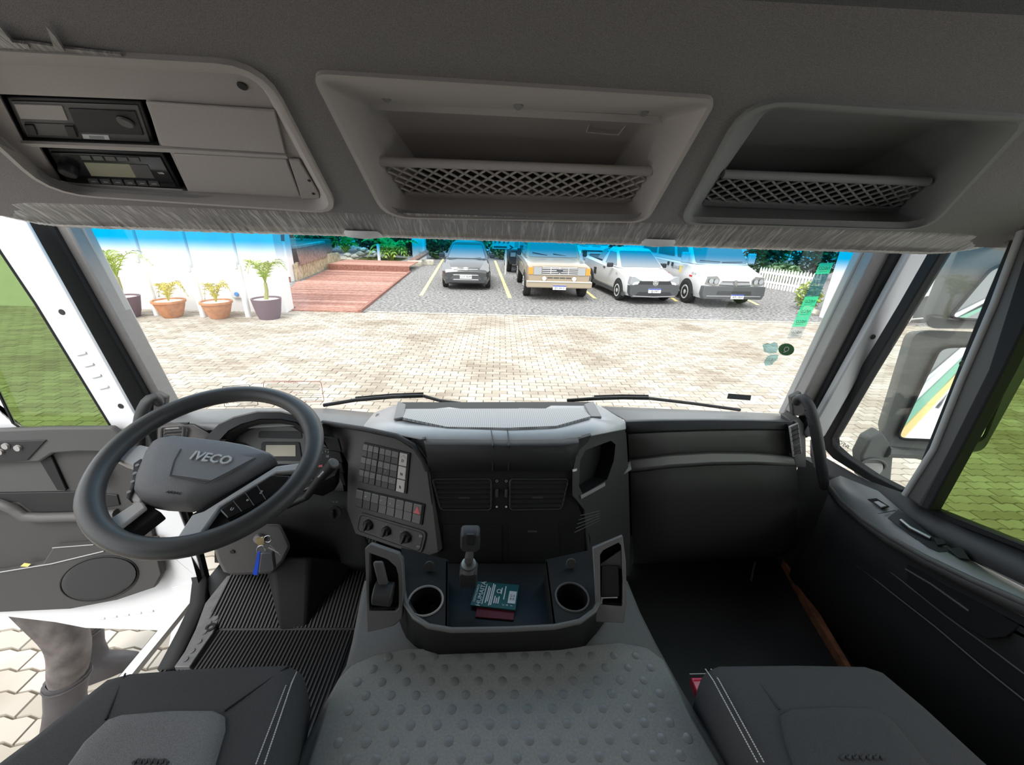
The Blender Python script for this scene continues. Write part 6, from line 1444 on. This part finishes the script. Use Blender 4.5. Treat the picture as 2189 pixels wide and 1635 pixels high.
text('side_lettering', 'CR 14', c['M'] @ Vector((-.995, .62, .93)), c['M'].to_3x3() @ Vector((0, -1, 0)), (0, 0, 1), .07, 'plate_ink', c['e'])
c['plate'](.12, .36, 'APL1B54', True, -.08); c['wiper'](-.75, 1.30, -.1, 1.27, .84); c['wiper'](.0, 1.26, .65, 1.28, .86)

# vehicles further back
c = car('off_road_car', (4.35, 18.6, 0), R(3), 'white boxy off-road vehicle behind the small white pickup', 1.8, 4.4, 'paint_white',
        [(0.0, .96, .5, 1.05), (.06, 1, .45, 1.12), (1.3, 1, .45, 1.18), (4.3, 1, .45, 1.2), (4.4, .98, .5, 1.18)], (1.25, 4.3, 1.45, 4.3, 1.17, 1.95, .92), (.8, 3.5), .38, .22)
c['pane'](c['front'], .05, .95, .12, .85, 'windshield', 'car_glass')
for sd_ in ('left', 'right'): c['pane'](c[sd_], .05, .3, .15, .85, 'side_window', 'car_glass')
gr = c['fx']('grille', [(-.4, .6), (.4, .6), (.4, 1.0), (-.4, 1.0)], 'car_black_trim', -.01, .05)
for s in (-1, 1):
    MB().lathe([(0, .03), (.11, .03), (.13, 0)], c['M'] @ Vector((s*.58, -.02, .85)), c['M'].to_3x3() @ Vector((0, -1, 0)), 18).build('headlamp', 'lens_clear', c['e']); c['mirror'](s*1.0, 1.3, 1.35)
c['fx']('marker_strip', [(-.80, 1.04), (-.60, 1.04), (-.60, 1.09), (-.80, 1.09)], 'lens_orange', -.02, .04); c['fx']('scuttle_vent', [(-.78, 1.10), (.78, 1.10), (.78, 1.14), (-.78, 1.14)], 'car_black_trim', -.02, .04)
c['wiper'](-.6, 1.26, -.2, 1.24, 1.2); c['wiper'](0, 1.25, .4, 1.23, 1.2)
c = car('off_road_car', (1.22, 19.0, 0), R(2), 'dark off-road car standing behind the tan pickup', 1.75, 4.2, 'paint_dark',
        [(0.0, .94, .45, .98), (.08, 1, .4, 1.04), (1.2, 1, .4, 1.12), (4.1, 1, .4, 1.14), (4.2, .97, .45, 1.1)], (1.1, 4.1, 1.5, 4.0, 1.10, 1.75, .84), (.8, 3.3), .37, .22)
c['pane'](c['front'], .05, .95, .1, .9, 'windshield', 'car_glass')
for sd_ in ('left', 'right'): c['pane'](c[sd_], .05, .45, .15, .85, 'side_window', 'car_glass')
for s in (-1, 1): c['fx']('headlamp', [(s*.78, .74), (s*.55, .74), (s*.55, .92), (s*.78, .92)], 'lens_clear', -.01, .06); c['mirror'](s*.98, 1.25, 1.2)
c['fx']('grille', [(-.45, .70), (.45, .70), (.45, .92), (-.45, .92)], 'bumper_grey', -.01, .05)

# ------------------------------------------------------------------ stickers on the windshield
WIN = bpy.data.objects['window_1']
def ws(x, y, inn=.004):
    Yv = 1.25
    for _ in range(4):
        p = at(x, y, Y=Yv); Yv = 1.29-.05*(p.z-1.55)-.02*(p.x/1.15)**2-inn
    return at(x, y, Y=Yv)
def stick(name, px, m, label=None, inn=.004, par=WIN, th=.0006):
    o = MB().prism([ws(x, y, inn) for x, y in px], (0, th, 0)).build(name, m, par)
    if label: o['label'] = label
    return o

def film_sticker(name, col, k):
    m = bpy.data.materials.new(name); m.use_nodes = True; nt = m.node_tree; nt.nodes.remove(nt.nodes['Principled BSDF'])
    t = nt.nodes.new('ShaderNodeBsdfTransparent'); t.inputs[0].default_value = (.9, .95, .93, 1); u = nt.nodes.new('ShaderNodeBsdfTranslucent'); u.inputs[0].default_value = (*col, 1)
    x = nt.nodes.new('ShaderNodeMixShader'); x.inputs[0].default_value = k
    nt.links.new(t.outputs[0], x.inputs[1]); nt.links.new(u.outputs[0], x.inputs[2]); nt.links.new(x.outputs[0], nt.nodes['Material Output'].inputs[0]); MATS[name] = m
film_sticker('sticker_green', (.10, .75, .45), .6); film_sticker('sticker_teal', (.06, .20, .24), .55)
glass_mat('sticker_clear', (.82, .86, .88), .03); mat('sticker_ink', (.05, .12, .12), .5)
mat('sticker_dark', (.10, .105, .11), .5); mat('sticker_round', (.06, .20, .07), .5); glass_mat('sticker_map', (.56, .72, .74), .04); mat('red_ink', (.55, .08, .06), .5)
zx = lambda x, y: (1500+x*.3303, 460+y*.3303)
def sx_(y): return 765-(y-310)*.4388
strip = None
for y0, y1, m_, txt in ((310, 382, 'sticker_green', 'IVECO'), (382, 452, 'sticker_teal', None), (455, 527, 'sticker_teal', None), (527, 590, 'sticker_green', 'IVECO'), (592, 655, 'sticker_green', 'IVECO'), (657, 722, 'sticker_green', 'IVECO'), (722, 798, 'sticker_clear', 'IVECO')):
    P = [zx(sx_(y0), y0), zx(sx_(y0)+90, y0-3), zx(sx_(y1)+90, y1-3), zx(sx_(y1), y1)]
    s_ = stick('sticker', P, m_, 'green and teal label of a strip of mirrored brand labels' if y0 == 310 else None)
    if txt:
        mx_, my_ = (P[0][0]+P[1][0]+P[2][0]+P[3][0])/4, (P[0][1]*.62+P[3][1]*.38)
        text('sticker_text', txt, ws(mx_, my_+2, .0055), (-1, 0, 0), (0, 0, 1), .0085, 'sticker_ink', s_, depth=.0001)
    for t in (.62, .78):
        a, b_ = ws(P[0][0]*(1-t)+P[3][0]*t+5, P[0][1]*(1-t)+P[3][1]*t, .0052), ws(P[1][0]*(1-t)+P[2][0]*t-7, P[1][1]*(1-t)+P[2][1]*t, .0052)
        MB().tube([a, b_], .0005, 4).build('print_line', 'sticker_ink', s_)
s_ = stick('sticker', [(1681+17*math.cos(q), 747+13*math.sin(q)) for q in [k*math.pi/12 for k in range(24)]], 'sticker_round', 'round green sticker with a pale ring letter')
text('sticker_text', 'Q', ws(1681, 747, .006), (-1, 0, 0), (0, 0, 1), .018, 'plate_white', s_, depth=.0001)
stick('sticker', [(1630, 737), (1641, 733), (1647, 735), (1655, 731), (1662, 734), (1664, 745), (1660, 754), (1645, 756), (1634, 752)], 'sticker_map', 'ragged blue-grey sticker beside the round green one')
s_ = stick('sticker', [(1640, 762), (1648, 758), (1664, 758), (1662, 768), (1654, 774), (1650, 780), (1636, 782), (1633, 774)], 'sticker_map', 'lower ragged blue-grey sticker with pale letters')
text('sticker_text', 'U', ws(1648, 770, .006), (-1, 0, 0), (0, 0, 1), .014, 'plate_white', s_, depth=.0001)
stick('sticker', [(1557, 841), (1606, 845), (1604, 856), (1554, 852)], 'sticker_dark', 'small dark label at the foot of the windshield')
stick('sticker', [(170, 455), (268, 458), (270, 473), (175, 470)], 'sticker_dark', 'dark label at the top left windshield corner')
# transparent warning labels behind the wheel
def frame_lbl(P, label):
    pts = [ws(x, y) for x, y in P]
    o = MB().tube(rquad(pts, .12), .0009, 5, closed=True).build('sticker_border', 'red_ink' if 'warning' in label else 'sticker_dark', WIN); o['label'] = label
    return o
def wtext(s, x, y, h, m_, par): return text('sticker_text', s, ws(x, y, .005), (1, 0, 0.0), (0, 0, 1), h, m_, par, depth=.0001)
w_ = frame_lbl([(563, 816), (686, 815), (693, 858), (566, 862)], 'clear warning label with red headings low on the windshield')
wtext('ATENCI\u00d3N', 622, 818, .0065, 'red_ink', w_); wtext('ATEN\u00c7\u00c3O', 634, 839, .0065, 'red_ink', w_)
def wline(x0, x1, y, m_, par): MB().tube([ws(x0, y, .005), ws((x0+x1)/2, y, .005), ws(x1, y, .005)], .0006, 4).build('print_line', m_, par)
for y, x0, x1 in ((823, 570, 684), (827, 568, 682), (832, 602, 686), (845, 632, 688), (850, 640, 688), (855, 650, 690)): wline(x0, x1, y, 'sticker_ink', w_)
w_ = frame_lbl([(476, 826), (532, 822), (538, 830), (476, 834)], 'small clear label low on the windshield beside the wheel rim'); wline(478, 504, 827, 'sticker_dark', w_)
w_ = frame_lbl([(478, 854), (548, 851), (552, 866), (480, 869)], 'clear label with a large R seen through the wheel rim'); wtext('R', 485, 861, .013, 'sticker_dark', w_)
for y in (857, 861, 865): wline(506, 520, y, 'sticker_dark', w_); wline(528, 546, y, 'sticker_dark', w_)
QG = bpy.data.objects['quarter_glass']
P = rd(1800, 948, -.008); ex = at(1778, 938, X=XD)-at(1812, 958, X=XD)
text('glass_mark', 'IVECO', P, ex, (0, 0, 1), .013, 'black', QG, depth=.0002)
text('glass_mark', 'E4 43R', rd(1794, 958, -.008), ex, (0, 0, 1), .005, 'sticker_dark', QG, depth=.0002)

# ------------------------------------------------------------------ white truck body and steps beyond the doors, seen in the mirror
TB = empty('truck_body', (0, -4.5, .9), 'white truck body side with green and yellow stripes seen in the side mirror', 'truck body')
mat('stripe_green', (.0, .36, .17), .4); mat('stripe_yellow', (.90, .55, .02), .4)
MB().box((0, -4.4, 2.2), (2.36, 6.0, 2.2)).build('box', mat('body_dark', (.045, .05, .05), .4), TB, bevel=.03)
MB().box((0, -4.4, .73), (2.365, 6.0, .72)).build('skirt', 'white_paint', TB, bevel=.02)
for z, h, m_ in ((.76, .20, 'stripe_green'), (.54, .20, 'stripe_yellow'), (1.17, .035, 'white_paint'), (1.66, .05, 'stripe_green'), (1.71, .05, 'white_paint')):
    MB().prism([Vector((1.185, -1.5, z)), Vector((1.185, -7.3, z-.1)), Vector((1.185, -7.3, z+h*.9)), Vector((1.185, -1.5, z+h))], (.006, 0, 0)).build('stripe', m_, TB)
for y in (-2.6, -5.6): MB().lathe([(.2, 0), (.5, 0), (.5, .26), (.2, .26)], (.88, y, .5), (1, 0, 0), 24).build('wheel', 'tyre', TB)

# ------------------------------------------------------------------ person standing behind the open door
def skin(name, J, E, m, parent, root=0, lv=2):
    me = bpy.data.meshes.new(name); me.from_pydata([j[0] for j in J], E, []); me.materials.append(MATS[m])
    o = bpy.data.objects.new(name, me); COL.objects.link(o)
    md = o.modifiers.new('skin', 'SKIN'); md.use_smooth_shade = True
    if not me.skin_vertices: me.attributes.new('skin', 'FLOAT', 'POINT')
    sv = me.skin_vertices[0].data
    for i, j in enumerate(J):
        r_ = j[1]; sv[i].radius = r_ if isinstance(r_, tuple) else (r_, r_); sv[i].use_root = (i == root)
    s = o.modifiers.new('sub', 'SUBSURF'); s.levels = lv; s.render_levels = lv
    o.parent = parent; o.matrix_parent_inverse = WM(parent).inverted()
    return o
mat('skin_tone', (.42, .26, .18), .6, .3); mat('work_grey', (.13, .115, .11), .9, .1, var=.35, vscale=14, bump=.8, bscale=40); mat('boot_rubber', (.055, .05, .055), .45, .5, var=.2, vscale=12); mat('hair_dark', (.03, .022, .018), .8)
O = Vector((-2.10, 1.40, 0))
PE = empty('person', O, 'person in grey work clothes and dark rubber boots standing behind the open driver door', 'person')
f2, l2 = Vector((.9, .43, 0)).normalized(), Vector((-.43, .9, 0)).normalized()
def bp_(f_, l_, z): return O+f2*f_+l2*l_+Vector((0, 0, z))
hand = []
def add_arm(J, E, sh, s):
    a = len(J); J += [(bp_(.0, .19*s, 1.42), .055), (bp_(.02, .27*s, 1.12), .042), (bp_(.16, .24*s, .90), .030), (bp_(.20, .235*s, .84), (.036, .020))]
    E += [(sh, a), (a, a+1), (a+1, a+2), (a+2, a+3)]
    for k in range(4):
        n0 = len(J); o_ = -.026+.0175*k; L = (.068, .078, .074, .058)[k]
        J += [(bp_(.225+.0, (.235+o_)*s, .80), .0095), (bp_(.24, (.235+o_)*s, .80-L*.55), .0085), (bp_(.235, (.235+o_)*s, .80-L), .0075)]
        E += [(a+3, n0), (n0, n0+1), (n0+1, n0+2)]
    n0 = len(J); J += [(bp_(.225, (.235-.035)*s, .835), .011), (bp_(.25, (.235-.045)*s, .80), .009)]; E += [(a+3, n0), (n0, n0+1)]
J = [(bp_(0, 0, .93), (.14, .11)), (bp_(0, 0, 1.12), (.13, .10)), (bp_(.0, 0, 1.34), (.16, .11)), (bp_(.0, 0, 1.47), .06), (bp_(.02, 0, 1.55), .058), (bp_(.04, 0, 1.62), (.072, .085)), (bp_(.035, 0, 1.70), (.075, .09)), (bp_(.03, 0, 1.76), (.05, .06))]
E = [(0, 1), (1, 2), (2, 3), (3, 4), (4, 5), (5, 6), (6, 7)]
feet = {1: (bp_(.02, .085, 0), .5), -1: (bp_(.0, -.085, 0), .5)}
LEG = {1: (Vector((-2.09, 1.46, .86)), Vector((-2.05, 1.47, .48)), Vector((-2.11, 1.43, .10))), -1: (Vector((-2.07, 1.33, .86)), Vector((-1.885, 1.265, .50)), Vector((-1.985, 1.175, .10)))}
for s in (1, -1):
    a = len(J); J += [(LEG[s][0], .085), (LEG[s][1], .055), (LEG[s][2], .04)]; E += [(0, a), (a, a+1), (a+1, a+2)]
    add_arm(J, E, 2, s)
skin('body', J, E, 'skin_tone', PE)
J = [(bp_(0, 0, .93), (.17, .13)), (bp_(0, 0, 1.14), (.155, .12)), (bp_(0, 0, 1.36), (.175, .125)), (bp_(0, 0, 1.45), .085)]
E = [(0, 1), (1, 2), (2, 3)]
for s in (1, -1):
    h_, k_, n_ = LEG[s]; t0 = .62; w_ = .060
    a = len(J); J += [(h_, .10), (k_, .078), (k_.lerp(n_, .34), .076), (k_.lerp(n_, t0), w_)]; E += [(0, a), (a, a+1), (a+1, a+2), (a+2, a+3)]
    a = len(J); J += [(bp_(0, .20*s, 1.40), .075), (bp_(.02, .275*s, 1.12), .058), (bp_(.15, .245*s, .92), .045)]; E += [(2, a), (a, a+1), (a+1, a+2)]
skin('work_clothes', J, E, 'work_grey', PE)
for s in (1, -1):
    k_, n_ = LEG[s][1], LEG[s][2]
    def ring(z, rf, rb, rl, fo=0):
        t = max(0, (z-.10)/(k_.z-.10)); c_ = n_+(k_-n_)*t; c_ = Vector((c_.x, c_.y, 0))
        return [c_+f2*(fo+(rf if math.cos(q) > 0 else rb)*math.cos(q))+l2*rl*math.sin(q)+Vector((0, 0, z)) for q in [2*math.pi*k/16 for k in range(16)]]
    bt = MB().loft([ring(0, .20, .085, .05), ring(.02, .205, .09, .053), ring(.05, .20, .088, .052), ring(.085, .16, .08, .052), ring(.12, .09, .072, .054), ring(.2, .075, .07, .058), ring(.30, .078, .078, .066), ring(.33, .080, .080, .068), ring(.33, .07, .07, .06), ring(.25, .06, .06, .05)]).build('boot', 'boot_rubber', PE, ang=60)
    MB().tube(ring(.31, .081, .081, .069), .004, 6, closed=True).build('boot_rim', 'boot_rubber', bt)
hr = [[bp_(.022+r_*math.cos(q)*1.1, r_*math.sin(q), z) for q in [2*math.pi*k/16 for k in range(16)]] for r_, z in ((.080, 1.66), (.092, 1.70), (.088, 1.75), (.065, 1.79), (.02, 1.81))]
MB().loft([[p-f2*.02 for p in L] for L in hr]).build('hair', 'hair_dark', PE, ang=70)
MB().loft([[bp_(.118, -.012, 1.66), bp_(.118, .012, 1.66), bp_(.112, 0, 1.70)], [bp_(.142, -.004, 1.655), bp_(.142, .004, 1.655), bp_(.120, 0, 1.70)]]).build('nose', 'skin_tone', PE)
for s in (1, -1):
    MB().lathe([(.001, .006), (.008, .003), (.010, 0)], bp_(.112, .03*s, 1.70), f2, 10).build('eye', 'hair_dark', PE)
    MB().lathe([(.001, .012), (.016, .008), (.022, 0)], bp_(.03, .078*s, 1.665), l2*s, 10).build('ear', 'skin_tone', PE)
MB().box(bp_(.113, 0, 1.615), (.008, .045, .008), Euler((0, 0, math.atan2(f2.y, f2.x)))).build('mouth', mat('lip', (.35, .15, .13), .5), PE)
